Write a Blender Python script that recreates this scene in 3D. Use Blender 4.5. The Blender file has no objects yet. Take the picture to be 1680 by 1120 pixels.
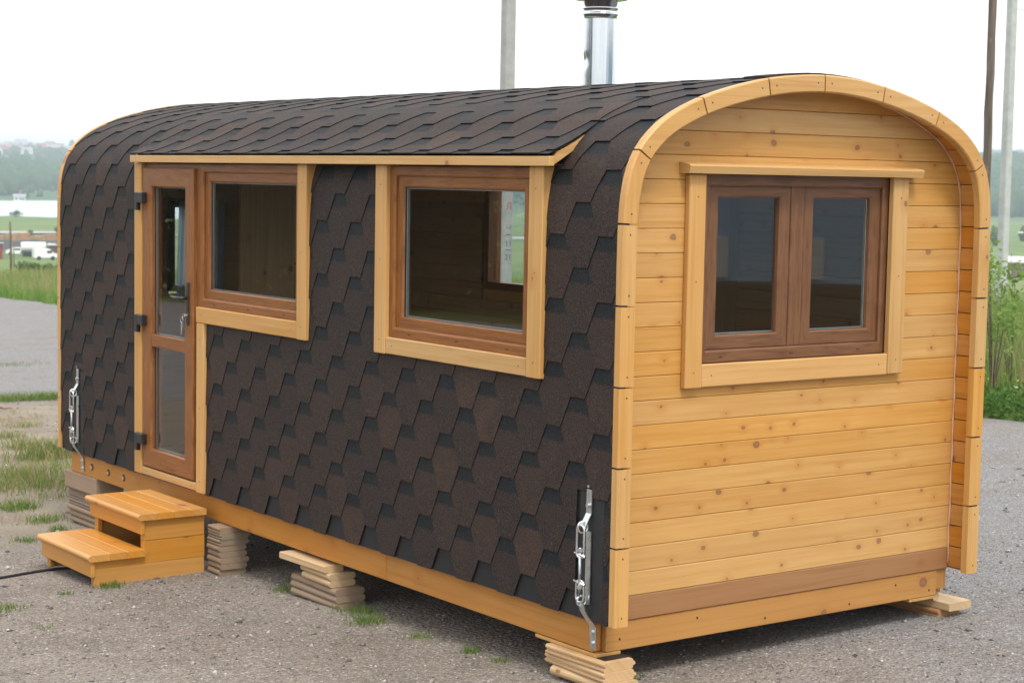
import bpy, bmesh, math, random
import numpy as np
from mathutils import Matrix, Vector

random.seed(7); rng = np.random.default_rng(7)
scene = bpy.context.scene
COL = scene.collection

# ------------------------------------------------------------------ camera
CAM = Vector((-5.0056, -6.0617, 1.9386))
YAW, PITCH, ROLL = 0.6300, 0.0885, 0.0180
fw = Vector((math.sin(YAW)*math.cos(PITCH), math.cos(YAW)*math.cos(PITCH), -math.sin(PITCH)))
rt = Vector((math.cos(YAW), -math.sin(YAW), 0)); up = rt.cross(fw)
c_, s_ = math.cos(ROLL), math.sin(ROLL)
rt, up = rt*c_+up*s_, up*c_-rt*s_
cd = bpy.data.cameras.new('camera'); cam = bpy.data.objects.new('camera', cd); COL.objects.link(cam)
m = Matrix(((rt.x, up.x, -fw.x, CAM.x), (rt.y, up.y, -fw.y, CAM.y), (rt.z, up.z, -fw.z, CAM.z), (0, 0, 0, 1)))
cam.matrix_world = m
cd.sensor_width = 36; cd.lens = 3026.7/1680*36; cd.clip_start = 0.1; cd.clip_end = 12000
cd.dof.use_dof = True; cd.dof.focus_distance = 9.2; cd.dof.aperture_fstop = 6.3
scene.camera = cam
cy = scene.cycles; cy.max_bounces = 6; cy.diffuse_bounces = 3; cy.glossy_bounces = 3; cy.transmission_bounces = 4; cy.transparent_max_bounces = 8; cy.volume_bounces = 0

# ------------------------------------------------------------------ sky, sun, exposure
SUN_EL, SUN_AZ = math.radians(56), math.radians(196)      # azimuth clockwise from +y: over the viewer's shoulder
w = bpy.data.worlds.new('World'); scene.world = w; w.use_nodes = True
nt = w.node_tree; nt.nodes.clear()
sky = nt.nodes.new('ShaderNodeTexSky'); sky.sky_type = 'NISHITA'; sky.sun_disc = False
sky.sun_elevation = SUN_EL; sky.sun_rotation = SUN_AZ; sky.dust_density = 4; sky.air_density = 1.2
b1 = nt.nodes.new('ShaderNodeBackground'); b1.inputs[1].default_value = 0.12
nt.links.new(sky.outputs[0], b1.inputs[0])
tc = nt.nodes.new('ShaderNodeTexCoord'); mp = nt.nodes.new('ShaderNodeMapping'); mp.inputs['Scale'].default_value = (1.2, 1.2, 4)
ns = nt.nodes.new('ShaderNodeTexNoise'); ns.inputs['Scale'].default_value = 1.6; ns.inputs['Detail'].default_value = 5
cr = nt.nodes.new('ShaderNodeValToRGB')
cr.color_ramp.elements[0].position = .3; cr.color_ramp.elements[0].color = (.93, .975, 1.0, 1)
cr.color_ramp.elements[1].position = .62; cr.color_ramp.elements[1].color = (1.0, 1.0, 1.0, 1)
b2 = nt.nodes.new('ShaderNodeBackground'); b2.inputs[1].default_value = 1.16
nt.links.new(tc.outputs['Generated'], mp.inputs[0]); nt.links.new(mp.outputs[0], ns.inputs['Vector'])
nt.links.new(ns.outputs[0], cr.inputs[0]); nt.links.new(cr.outputs[0], b2.inputs[0])
mx = nt.nodes.new('ShaderNodeMixShader'); mx.inputs[0].default_value = .86
out = nt.nodes.new('ShaderNodeOutputWorld')
nt.links.new(b1.outputs[0], mx.inputs[1]); nt.links.new(b2.outputs[0], mx.inputs[2]); nt.links.new(mx.outputs[0], out.inputs[0])

sd = bpy.data.lights.new('sun', 'SUN'); sd.energy = 1.5; sd.angle = math.radians(14); sd.color = (1, .96, .9)
so = bpy.data.objects.new('sun', sd); COL.objects.link(so)
sdir = Vector((math.sin(SUN_AZ)*math.cos(SUN_EL), math.cos(SUN_AZ)*math.cos(SUN_EL), math.sin(SUN_EL)))
so.rotation_euler = sdir.to_track_quat('Z', 'Y').to_euler(); so.location = (0, 0, 40)
HAZE = .00040
vs = scene.view_settings; vs.view_transform = 'Standard'; vs.look = 'None'; vs.exposure = 0.70; vs.gamma = 1; vs.use_curve_mapping = False

# ------------------------------------------------------------------ mesh helpers (vertices are given in world metres)
def tag(o, label=None, cat=None, group=None, kind=None):
    for k, v in (('label', label), ('category', cat), ('group', group), ('kind', kind)):
        if v: o[k] = v
    return o

def empty(name, loc, label=None, cat=None, group=None):
    o = bpy.data.objects.new(name, None); COL.objects.link(o); o.location = loc; o.empty_display_size = .1
    return tag(o, label, cat, group)

def wloc(o):
    p = Vector(o.get('_w', (0, 0, 0))); return p

def mesh_of(name, verts, faces, mats, fm=None, uv=None, smooth=False, recalc=True):
    me = bpy.data.meshes.new(name)
    me.from_pydata([tuple(v) for v in verts], [], [tuple(f) for f in faces])
    for mm in (mats if isinstance(mats, (list, tuple)) else [mats]): me.materials.append(mm)
    if fm is not None: me.polygons.foreach_set('material_index', fm)
    if uv is not None:
        l = me.uv_layers.new(name='UVMap'); l.data.foreach_set('uv', np.asarray(uv, dtype=np.float32).ravel())
    if recalc and len(verts) < 6000:
        bm = bmesh.new(); bm.from_mesh(me); bmesh.ops.recalc_face_normals(bm, faces=bm.faces); bm.to_mesh(me); bm.free()
    if smooth: me.polygons.foreach_set('use_smooth', [True]*len(me.polygons))
    me.update(); return me

def link(name, me, parent=None, at=(0, 0, 0)):
    o = bpy.data.objects.new(name, me); COL.objects.link(o)
    if parent is not None:
        p = Vector((0, 0, 0)); q = parent
        # accumulated world offset of the parent chain
        while q is not None:
            p += q.location; 
            if q.parent is not None: p += q.matrix_parent_inverse.translation
            q = q.parent
        o.parent = parent; o.matrix_parent_inverse = Matrix.Translation(-p)
        o.location = at
    else:
        o.location = at
    return o

def mk(name, verts, faces, mats, parent=None, fm=None, uv=None, smooth=False, recalc=True):
    verts = np.asarray(verts, dtype=float)
    if parent is None:
        org = np.array([(verts[:, 0].min()+verts[:, 0].max())/2, (verts[:, 1].min()+verts[:, 1].max())/2, verts[:, 2].min()])
        return link(name, mesh_of(name, verts-org, faces, mats, fm, uv, smooth, recalc), None, org)
    return link(name, mesh_of(name, verts, faces, mats, fm, uv, smooth, recalc), parent)

def fast_mesh(name, V, F, mats, smooth=False, fm=None):
    """big meshes of one polygon size, straight from arrays"""
    V = np.asarray(V, np.float32); F = np.asarray(F, np.int32); k = F.shape[1]
    me = bpy.data.meshes.new(name); me.vertices.add(len(V)); me.vertices.foreach_set('co', V.ravel())
    me.loops.add(F.size); me.loops.foreach_set('vertex_index', F.ravel())
    me.polygons.add(len(F)); me.polygons.foreach_set('loop_start', np.arange(0, F.size, k, dtype=np.int32))
    me.polygons.foreach_set('loop_total', np.full(len(F), k, np.int32))
    for mm in (mats if isinstance(mats, (list, tuple)) else [mats]): me.materials.append(mm)
    if fm is not None: me.polygons.foreach_set('material_index', np.asarray(fm, np.int32))
    if smooth: me.polygons.foreach_set('use_smooth', np.ones(len(F), bool))
    me.update(calc_edges=True); me.validate(); return me

class G:
    """collects pieces of one mesh"""
    def __init__(s): s.v = []; s.f = []; s.m = []
    def add(s, v, f, m=0):
        o = len(s.v); s.v += [tuple(p) for p in v]; s.f += [tuple(i+o for i in q) for q in f]; s.m += [m]*len(f); return s
    def box(s, x0, x1, y0, y1, z0, z1, c=.003, m=0): return s.add(*cbox(x0, x1, y0, y1, z0, z1, c), m)
    def tube(s, path, r, n=8, closed=False, m=0): return s.add(*tube(path, r, n, closed), m)
    def move(s, M, start=0):
        for i in range(start, len(s.v)): s.v[i] = tuple(M @ Vector(s.v[i]))
        return s
    def make(s, name, mats, parent=None, smooth=False, recalc=True): return mk(name, s.v, s.f, mats, parent, s.m, None, smooth, recalc)

def cbox(x0, x1, y0, y1, z0, z1, c=.003):
    """box with chamfered edges"""
    lo = (min(x0, x1), min(y0, y1), min(z0, z1)); hi = (max(x0, x1), max(y0, y1), max(z0, z1))
    c = min(c, *[(hi[i]-lo[i])*.45 for i in range(3)])
    v = []; idx = {}
    for sx in (0, 1):
        for sy in (0, 1):
            for sz in (0, 1):
                s = (sx, sy, sz); p = [hi[i] if s[i] else lo[i] for i in range(3)]; d = [-c if s[i] else c for i in range(3)]
                for a in range(3):
                    idx[s, a] = len(v); v.append(tuple(p[i]+(0 if i == a else d[i]) for i in range(3)))
    f = []
    for a in range(3):
        b, e = (a+1) % 3, (a+2) % 3
        for sg in (0, 1):
            q = []
            for tb, te in ((0, 0), (1, 0), (1, 1), (0, 1)):
                s = [0, 0, 0]; s[a] = sg; s[b] = tb; s[e] = te; q.append(idx[tuple(s), a])
            f.append(q)
        for sb in (0, 1):
            for se in (0, 1):
                s0 = [0, 0, 0]; s0[b] = sb; s0[e] = se; s1 = list(s0); s1[a] = 1; s0, s1 = tuple(s0), tuple(s1)
                f.append([idx[s0, b], idx[s1, b], idx[s1, e], idx[s0, e]])
    for sx in (0, 1):
        for sy in (0, 1):
            for sz in (0, 1): f.append([idx[(sx, sy, sz), a] for a in range(3)])
    return v, f

def tube(path, r, n=8, closed=False):
    P = [Vector(p) for p in path]; N = len(P); v = []; f = []
    rr = r if isinstance(r, (list, tuple)) else [r]*N
    prev = None
    for i, p in enumerate(P):
        a = P[(i-1) % N] if (closed or i > 0) else p; b = P[(i+1) % N] if (closed or i < N-1) else p
        t = (b-a).normalized()
        if prev is None:
            u = t.orthogonal().normalized()
        else:
            u = (prev-t*prev.dot(t)).normalized()
        prev = u; w_ = t.cross(u)
        for k in range(n):
            an = 2*math.pi*k/n; v.append(p+(u*math.cos(an)+w_*math.sin(an))*rr[i])
    for i in range(N if closed else N-1):
        j = (i+1) % N
        for k in range(n):
            k2 = (k+1) % n; f.append([i*n+k, i*n+k2, j*n+k2, j*n+k])
    if not closed:
        f.append(list(range(n))[::-1]); f.append([(N-1)*n+k for k in range(n)])
    return v, f

def extrude(poly, axis, a0, a1):
    """polygon in the two other axes, pushed along axis; returns verts, faces"""
    n = len(poly); v = []
    for a in (a0, a1):
        for p in poly:
            q = list(p); q.insert(axis, a); v.append(tuple(q))
    f = [list(range(n))[::-1], [n+i for i in range(n)]]
    for i in range(n):
        j = (i+1) % n; f.append([i, j, n+j, n+i])
    return v, f

def lathe(prof, cx, cy, n=24):
    v = []; f = []
    for r, z in prof:
        for k in range(n): v.append((cx+r*math.cos(2*math.pi*k/n), cy+r*math.sin(2*math.pi*k/n), z))
    for i in range(len(prof)-1):
        for k in range(n):
            k2 = (k+1) % n; f.append([i*n+k, i*n+k2, (i+1)*n+k2, (i+1)*n+k])
    f.append(list(range(n))); f.append([(len(prof)-1)*n+k for k in range(n)])
    return v, f

# ------------------------------------------------------------------ material helpers
class M:
    def __init__(s, name):
        s.mat = bpy.data.materials.new(name); s.mat.use_nodes = True; s.t = s.mat.node_tree; s.t.nodes.clear()
        s.out = s.t.nodes.new('ShaderNodeOutputMaterial')
    def n(s, typ, ins=None, **kw):
        nd = s.t.nodes.new('ShaderNode'+typ)
        for k, v in kw.items(): setattr(nd, k, v)
        for k, v in (ins or {}).items(): s.set(nd, k, v)
        return nd
    def set(s, nd, k, v):
        i = nd.inputs[k]
        if isinstance(v, bpy.types.NodeSocket): s.t.links.new(v, i)
        elif isinstance(v, bpy.types.Node): s.t.links.new(v.outputs[0], i)
        else:
            if i.type == 'RGBA' and len(v) == 3: v = (*v, 1)
            i.default_value = v
    def math(s, op, a, b=0.0, c=None, clamp=False):
        nd = s.n('Math', {0: a, 1: b}, operation=op, use_clamp=clamp)
        if c is not None: s.set(nd, 2, c)
        return nd.outputs[0]
    def vmath(s, op, a, b): return s.n('VectorMath', {0: a, 1: b}, operation=op).outputs[0]
    def ramp(s, fac, stops):
        nd = s.n('ValToRGB', {0: fac}); e = nd.color_ramp.elements
        while len(e) < len(stops): e.new(.5)
        for i, (p, c) in enumerate(stops):
            e[i].position = p; e[i].color = (*c, 1) if len(c) == 3 else c
        return nd.outputs[0]
    def mix(s, fac, a, b, blend='MIX'):
        nd = s.n('Mix', data_type='RGBA', blend_type=blend)
        s.set(nd, 0, fac); s.set(nd, 6, a); s.set(nd, 7, b); return nd.outputs[2]
    def rng(s, v, a, b, c=0.0, d=1.0, smooth=True):
        nd = s.n('MapRange', {0: v, 1: a, 2: b, 3: c, 4: d}, interpolation_type='SMOOTHSTEP' if smooth else 'LINEAR'); return nd.outputs[0]
    def noise(s, vec, scale, detail=3, rough=.55, dist=0.0, col=False):
        nd = s.n('TexNoise', {'Vector': vec, 'Scale': scale, 'Detail': detail, 'Roughness': rough, 'Distortion': dist}); return nd.outputs[1 if col else 0]
    def bsdf(s, **kw):
        names = dict(col='Base Color', rough='Roughness', metal='Metallic', spec='Specular IOR Level', normal='Normal', coat='Coat Weight', coatr='Coat Roughness', trans='Transmission Weight', alpha='Alpha', sss='Subsurface Weight', sheen='Sheen Weight')
        nd = s.n('BsdfPrincipled', {names[k]: v for k, v in kw.items()}); s.t.links.new(nd.outputs[0], s.out.inputs[0]); return s.mat
    def bump(s, h, strength=.3, dist=.01): return s.n('Bump', {'Height': h, 'Strength': strength, 'Distance': dist}).outputs[0]
    def obj(s): return s.n('TexCoord').outputs['Object']
    def rand(s): return s.n('ObjectInfo').outputs['Random']

_pine = {}
def pine(axis, col=(.60, .315, .095), knots=.55, rough=.42, name='pine', kscale=6.0, var=.10, coat=.12, grey=0.0):
    key = (axis, col, knots, rough, kscale, grey)
    if key in _pine: return _pine[key]
    k = M(f'{name}_{axis}'); o = k.obj(); r = k.rand()
    off = k.n('CombineXYZ', {0: k.math('MULTIPLY', r, 37.0), 1: k.math('MULTIPLY', r, 91.0), 2: k.math('MULTIPLY', r, 53.0)})
    p = k.vmath('ADD', o, off.outputs[0])
    sp = k.n('SeparateXYZ', {0: p}); al = sp.outputs['xyz'.index(axis)]
    oth = [sp.outputs[i] for i in range(3) if 'xyz'[i] != axis]
    ac = k.math('ADD', oth[0], k.math('MULTIPLY', oth[1], 1.0))
    pv0 = k.n('CombineXYZ', {0: k.math('MULTIPLY', al, .8), 1: ac, 2: 0.0}).outputs[0]
    pv = k.vmath('ADD', pv0, k.vmath('MULTIPLY', k.vmath('SUBTRACT', k.noise(pv0, 38, 1, .5, 0, True), (.5, .5, .5)), (.009, .009, 0)))
    vo = k.n('TexVoronoi', {'Vector': pv, 'Scale': kscale}, voronoi_dimensions='2D', feature='F1')
    d = vo.outputs['Distance']; vc = k.n('SeparateColor', {0: vo.outputs['Color']})
    keep = k.math('LESS_THAN', vc.outputs[0], knots)
    rad = k.math('MULTIPLY_ADD', k.math('POWER', vc.outputs[1], 2.5), .085, .022)
    kn = k.math('MULTIPLY', k.math('SUBTRACT', 1.0, k.rng(k.math('DIVIDE', d, rad), .85, 1.08)), keep)
    core = k.math('MULTIPLY', k.math('SUBTRACT', 1.0, k.rng(k.math('DIVIDE', d, rad), .2, .75)), keep)
    halo = k.math('MULTIPLY', k.math('SUBTRACT', 1.0, k.rng(d, .03, .26)), keep)
    # grain: fine streaks bent round the knots, broad bands
    ac2 = k.math('ADD', ac, k.math('MULTIPLY', halo, .012))
    gv = k.n('CombineXYZ', {0: k.math('MULTIPLY', al, 1.1), 1: k.math('MULTIPLY', ac2, 42.0), 2: 0.0}).outputs[0]
    g1 = k.noise(gv, 1.0, 4, .6, .5)
    gv2 = k.n('CombineXYZ', {0: k.math('MULTIPLY', al, 2.2), 1: k.math('MULTIPLY', ac2, 210.0), 2: 0.0}).outputs[0]
    g2 = k.noise(gv2, 1.0, 2, .6, .2)
    bl = k.noise(k.n('CombineXYZ', {0: k.math('MULTIPLY', al, 1.6), 1: k.math('MULTIPLY', ac, 5.0), 2: 0.0}).outputs[0], 1.0, 2)
    C = np.array(col)
    base = k.ramp(g1, [(.28, tuple(C*np.array([.84, .76, .62]))), (.5, tuple(C)), (.72, tuple(np.minimum(C*np.array([1.08, 1.12, 1.25]), .85)))])
    base = k.mix(k.rng(bl, .35, .7, 0, .55), base, tuple(C*np.array([.93, .84, .70])))
    base = k.mix(k.rng(g2, .48, .75, 0, .34), base, tuple(C*np.array([.74, .62, .5])))
    base = k.mix(k.math('MULTIPLY', halo, .38), base, tuple(C*np.array([.80, .58, .38])))
    base = k.mix(k.math('MULTIPLY', kn, .66), base, (.15, .068, .034))
    base = k.mix(k.math('MULTIPLY', core, .6), base, (.27, .15, .085))
    if grey: base = k.mix(grey, base, (.30, .25, .20))
    rv = k.math('FRACT', k.math('MULTIPLY', r, 7.31)); rv2 = k.math('FRACT', k.math('MULTIPLY', r, 13.7))
    hs = k.n('HueSaturation', {'Hue': k.rng(rv2, 0, 1, .497, .503, False), 'Saturation': k.rng(rv2, 0, 1, 1.04, .93, False), 'Value': k.rng(rv, 0, 1, 1-var*.6, 1+var*.4, False), 'Color': base})
    h = k.math('MULTIPLY_ADD', g1, .6, k.math('MULTIPLY', g2, .4))
    mt = k.bsdf(col=hs.outputs[0], rough=k.rng(g1, .3, .7, rough-.06, rough+.1), spec=.35, coat=coat, coatr=.3, normal=k.bump(h, .12, .002))
    _pine[key] = mt; return mt

def foil(axis, col, name):
    k = M(f'{name}_{axis}'); o = k.obj(); sp = k.n('SeparateXYZ', {0: o}); i = 'xyz'.index(axis)
    oth = [sp.outputs[j] for j in range(3) if j != i]
    ac = k.math('ADD', oth[0], oth[1])
    v = k.n('CombineXYZ', {0: k.math('MULTIPLY', sp.outputs[i], 5.0), 1: k.math('MULTIPLY', ac, 60.0), 2: 0.0}).outputs[0]
    g = k.noise(v, 1.0, 5, .65, .9); b = k.noise(k.n('CombineXYZ', {0: k.math('MULTIPLY', sp.outputs[i], 4.0), 1: k.math('MULTIPLY', ac, 14.0), 2: 0.0}).outputs[0], 1.0, 3, .6, 1.0)
    C = np.array(col)
    c = k.ramp(g, [(.3, tuple(C*np.array([.62, .55, .5]))), (.52, tuple(C)), (.75, tuple(C*np.array([1.25, 1.28, 1.3])))])
    c = k.mix(k.rng(b, .55, .75, 0, .5), c, tuple(C*.6))
    return k.bsdf(col=c, rough=.36, spec=.4, normal=k.bump(g, .1, .001))

def plain(name, col, rough=.5, metal=0.0, spec=.5, nscale=0, namp=.15, bump=0.0):
    k = M(name)
    if not nscale: return k.bsdf(col=col, rough=rough, metal=metal, spec=spec)
    g = k.noise(k.obj(), nscale, 4, .6); C = np.array(col)
    c = k.ramp(g, [(.3, tuple(C*(1-namp))), (.7, tuple(np.minimum(C*(1+namp), .95)))])
    kw = dict(col=c, rough=k.rng(g, .3, .7, max(rough-.08, .03), rough+.08), metal=metal, spec=spec)
    if bump: kw['normal'] = k.bump(g, bump, .004)
    return k.bsdf(**kw)

def glass_mat(name='glass', tint=(.86, .90, .89), boost=.0):
    k = M(name)
    tr = k.n('BsdfTransparent', {0: tint}); gl = k.n('BsdfGlossy', {0: (.95, .97, 1), 'Roughness': .004})
    ge = k.n('NewGeometry'); cs = k.math('ABSOLUTE', k.n('VectorMath', {0: ge.outputs['Normal'], 1: ge.outputs['Incoming']}, operation='DOT_PRODUCT').outputs['Value'])
    sch = k.math('MULTIPLY_ADD', k.math('POWER', k.math('SUBTRACT', 1.0, cs), 5.0), .95, .045)
    fac = k.math('MULTIPLY_ADD', sch, 1.9, boost, clamp=True)
    mxs = k.n('MixShader', {0: fac, 1: tr.outputs[0], 2: gl.outputs[0]}); k.t.links.new(mxs.outputs[0], k.out.inputs[0]); return k.mat

HONEY = (.545, .292, .080); PALE = (.545, .308, .102); ORANGE = (.57, .245, .034); BEAM = (.44, .200, .043); BROWN = (.31, .145, .052)
MAT_GLASS = glass_mat()
foil_y, foil_z = foil('y', (.235, .088, .021), 'oak_foil'), foil('z', (.235, .088, .021), 'oak_foil')
dark_foil_x, dark_foil_z = foil('x', (.165, .074, .033), 'dark_foil'), foil('z', (.165, .074, .033), 'dark_foil')  # darker, greyer foil tone for the windows in the end walls
mat_black = plain('black_rubber', (.012, .012, .013), .55)
mat_blackmetal = plain('black_metal', (.015, .014, .014), .4, 0, .5)
mat_zinc = plain('zinc_steel', (.62, .66, .68), .34, 1.0, .5, 30, .12)
mat_steel = plain('bright_steel', (.72, .74, .76), .25, 1.0)
mat_spacer = plain('spacer_aluminium', (.55, .56, .56), .35, .8)
mat_blue = plain('blue_membrane', (.012, .02, .09), .5)
mat_mem = plain('bitumen_strip', (.022, .021, .022), .62, 0, .4, 60, .3, .2)
mat_seal = plain('sealant', (.62, .36, .24), .6)
mat_screw = plain('screw_dark', (.09, .075, .06), .5, .4)

def shingle_mat():
    k = M('bitumen_shingle'); o = k.obj(); uvn = k.n('UVMap'); sp = k.n('SeparateXYZ', {0: uvn.outputs[0]})
    idv = k.math('ADD', k.math('FLOOR', sp.outputs[0]), k.math('MULTIPLY', k.rand(), 977.0))
    wn = k.n('TexWhiteNoise', {'W': idv}, noise_dimensions='1D'); r = wn.outputs[0]
    base = k.ramp(r, [(.0, (.0125, .0108, .0112)), (.4, (.019, .0138, .0128)), (.75, (.030, .0185, .0150)), (1.0, (.050, .0275, .0195))])
    world = k.n('NewGeometry').outputs['Position']
    gr = k.noise(world, 165, 3, .85); gr2 = k.noise(world, 100, 3, .8); bl = k.noise(world, 9, 3, .6)
    base = k.mix(k.rng(bl, .35, .7, 0, .6), base, (.0165, .0130, .0130))
    base = k.mix(k.rng(gr, .50, .64, 0, .95), base, (.088, .053, .038))
    base = k.mix(k.rng(gr2, .58, .70, 0, .6), base, (.095, .062, .048))
    base = k.mix(k.rng(gr, .47, .36, 0, .9), base, (.0045, .0045, .005))
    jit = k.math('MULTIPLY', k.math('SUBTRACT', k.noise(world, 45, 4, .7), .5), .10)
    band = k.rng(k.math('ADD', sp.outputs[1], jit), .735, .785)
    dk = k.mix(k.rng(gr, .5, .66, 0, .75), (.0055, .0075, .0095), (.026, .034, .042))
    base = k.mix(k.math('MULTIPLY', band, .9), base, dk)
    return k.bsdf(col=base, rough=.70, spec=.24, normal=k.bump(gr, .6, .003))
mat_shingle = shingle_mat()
mat_edge = plain('bitumen_edge', (.006, .006, .007), .8, 0, .2)
mat_deck = plain('bitumen_underlay', (.012, .011, .012), .8)

# ------------------------------------------------------------------ ground, yard, terrain
def sstep(a, b, x):
    t = np.clip((np.asarray(x, float)-a)/(b-a), 0, 1); return t*t*(3-2*t)
def plane(x, y): return -.305+.017*np.clip(x, -30, 40)-.037*np.clip(y, -8, 95)
def verge(x, y): return np.asarray(x)-9.6-.115*(np.asarray(y)-6)          # metres past the edge of the yard
_D_u = np.array([0, 30, 60, 120, 200, 330, 450, 700, 1000, 5000]); _D_d = np.array([2.4, 3.0, 4.3, 7.4, 11.2, 15.0, 15.4, 17.0, 17.6, 18.0])
def lump(x, y, s, k):                                                       # cheap smooth undulation
    return (np.sin(x/s+k)*np.cos(y/s*1.3+2*k)+.6*np.sin(x/s*2.3-y/s*1.7+k*3)+.35*np.cos(x/s*4.1+y/s*3.7+k))/1.95
def terrain(x, y):
    x = np.asarray(x, float); y = np.asarray(y, float)
    dx, dy = x+5.0, y+6.06; u = np.hypot(dx, dy); az = np.degrees(np.arctan2(dx, dy))-36.1   # azimuth from the view axis
    az = (az+180) % 360-180
    z = plane(x, y); wv = verge(x, y); bed = sstep(.25, -.5, wv)*sstep(-25, -23.5, x)
    val = 1.94-np.interp(u, _D_u, _D_d)
    front = sstep(75, 45, np.abs(az))
    s = np.maximum(sstep(5, 45, wv), sstep(70, 130, u))*front
    z = z*(1-s)+val*s
    left = sstep(2, -9, az); right = sstep(2, 9, az)
    hl = sstep(950, 2700, u)*(54+8*lump(az*40, u*.1, 60, 1.3)-.9*np.maximum(az+17, 0)*2.4)*left
    hr = (sstep(1000, 1700, u)*(34+5*lump(az*30, u*.1, 60, 4.1))+sstep(2200, 3400, u)*26)*right
    hb = sstep(900, 2500, u)*26*(1-front)
    hc = sstep(1100, 2600, u)*(30+6*lump(az*35, u*.1, 60, 2.2))*np.clip(1-left-right, 0, 1)
    z = z+(hl+hr+hc)*front+hb
    z = z+s*np.clip(u/300, 0, 1)*sstep(640, 480, u)*lump(x, y, 45, .7)*.8
    z = z-.16*bed*(u < 130)                                 # the yard's sheet lies on a sunken bed
    return z

def grass_mat():
    k = M('meadow'); p = k.n('NewGeometry').outputs['Position']
    a = k.noise(p, .035, 4, .6); b = k.noise(p, .4, 4, .6); c = k.noise(p, 9, 3, .7); wd = k.noise(p, .006, 5, .62)
    col = k.ramp(a, [(.3, (.085, .140, .035)), (.48, (.125, .185, .050)), (.62, (.18, .205, .075)), (.78, (.22, .20, .11))])
    col = k.mix(k.rng(b, .4, .7, 0, .4), col, (.07, .12, .03)); col = k.mix(k.rng(c, .45, .75, 0, .35), col, (.16, .19, .08))
    sp = k.n('SeparateXYZ', {0: p})
    dist = k.n('VectorMath', {0: p, 1: CAM}, operation='DISTANCE').outputs['Value']
    hill = k.math('MULTIPLY', k.rng(dist, 850, 1150), k.rng(wd, .36, .5))
    col = k.mix(hill, col, (.055, .105, .042))
    return k.bsdf(col=col, rough=.95, spec=.1, normal=k.bump(c, .4, .05))

az = np.radians(np.concatenate([np.arange(-26, 26.01, .5), np.arange(30, 331, 6)])+36.1)
ra = np.concatenate([[0.0], np.geomspace(3, 5200, 110)])
AZ, RA = np.meshgrid(az, ra); X = -5+RA*np.sin(AZ); Y = -6.06+RA*np.cos(AZ); Z = terrain(X, Y)
nA = len(az); F = []
for i in range(len(ra)-1):
    j = np.arange(nA); j2 = (j+1) % nA
    F.append(np.stack([i*nA+j, i*nA+j2, (i+1)*nA+j2, (i+1)*nA+j], 1))
o = link('ground', fast_mesh('ground', np.stack([X.ravel(), Y.ravel(), Z.ravel()], 1), np.concatenate(F), grass_mat(), True)); o['kind'] = 'structure'

def yard_mat():
    k = M('gravelled_asphalt'); p = k.n('NewGeometry').outputs['Position']; sp = k.n('SeparateXYZ', {0: p})
    big = k.noise(p, .35, 4, .6); mid = k.noise(p, 2.2, 4, .6); fine = k.noise(p, 38, 4, .75)
    vo = k.n('TexVoronoi', {'Vector': p, 'Scale': 48.0, 'Randomness': 1.0}); st = k.n('SeparateColor', {0: vo.outputs['Color']})
    vo2 = k.n('TexVoronoi', {'Vector': p, 'Scale': 105.0}); st2 = k.n('SeparateColor', {0: vo2.outputs['Color']})
    col = k.ramp(big, [(.32, (.235, .185, .145)), (.5, (.285, .238, .198)), (.68, (.268, .240, .218))])
    asph = k.ramp(mid, [(.3, (.225, .222, .226)), (.7, (.285, .283, .289))])
    # clean grey asphalt to the right of the cabin and out on the road, trodden dust in front
    clean = k.math('MAXIMUM', k.rng(k.math('ADD', sp.outputs[0], k.math('MULTIPLY', big, 1.6)), .9, 3.2), k.rng(sp.outputs[1], 15.3, 15.9))
    col = k.mix(clean, col, asph)
    col = k.mix(k.rng(mid, .42, .66, 0, .5), col, (.165, .130, .098))
    stone = k.ramp(st.outputs[0], [(.0, (.03, .03, .034)), (.3, (.085, .078, .074)), (.52, (.21, .185, .165)), (.8, (.36, .33, .30)), (1.0, (.66, .64, .62))])
    col = k.mix(k.math('MULTIPLY', k.rng(vo.outputs['Distance'], .46, .30), k.rng(st.outputs[1], .30, .40, 0, .72)), col, stone)
    stone2 = k.ramp(st2.outputs[0], [(.0, (.045, .045, .05)), (.35, (.15, .135, .125)), (.7, (.28, .25, .225)), (1.0, (.58, .55, .52))])
    col = k.mix(k.math('MULTIPLY', k.rng(vo2.outputs['Distance'], .55, .35), .65), col, stone2)
    col = k.mix(k.rng(fine, .46, .70, 0, .45), col, (.075, .066, .06))
    # bare earth with straw beside the far end
    m1 = k.math('MULTIPLY', k.rng(k.math('ADD', sp.outputs[1], k.math('MULTIPLY', mid, 2.2)), 6.0, 7.3), k.rng(k.math('ADD', sp.outputs[1], k.math('MULTIPLY', mid, .8)), 15.4, 14.8))
    earth = k.ramp(mid, [(.3, (.20, .155, .115)), (.5, (.26, .215, .165)), (.72, (.31, .275, .20))])
    earth = k.mix(k.rng(fine, .5, .75, 0, .5), earth, (.14, .11, .08))
    col = k.mix(k.math('MULTIPLY', m1, .85), col, earth)
    h = k.math('ADD', k.math('MULTIPLY', vo.outputs['Distance'], -.6), k.math('MULTIPLY', fine, .8))
    return k.bsdf(col=col, rough=.93, spec=.15, normal=k.bump(h, .9, .02))
YB = np.concatenate([[-90, -40, -8], np.arange(-7, 96, 1.0)])
V = []; Fq = []
for i, yy in enumerate(YB):
    xe = 9.6+.115*(yy-6)+.10*math.sin(yy*1.7)+.06*math.sin(yy*4.3+1)
    for xx in (-24, -12, xe): V.append((xx, yy, plane(xx, yy)+(.0 if xx < xe else -.0)))
for i in range(len(YB)-1):
    for j in range(2): Fq.append([i*3+j, i*3+j+1, (i+1)*3+j+1, (i+1)*3+j])
o = mk('yard', V, Fq, yard_mat(), recalc=False); o['kind'] = 'structure'

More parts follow.
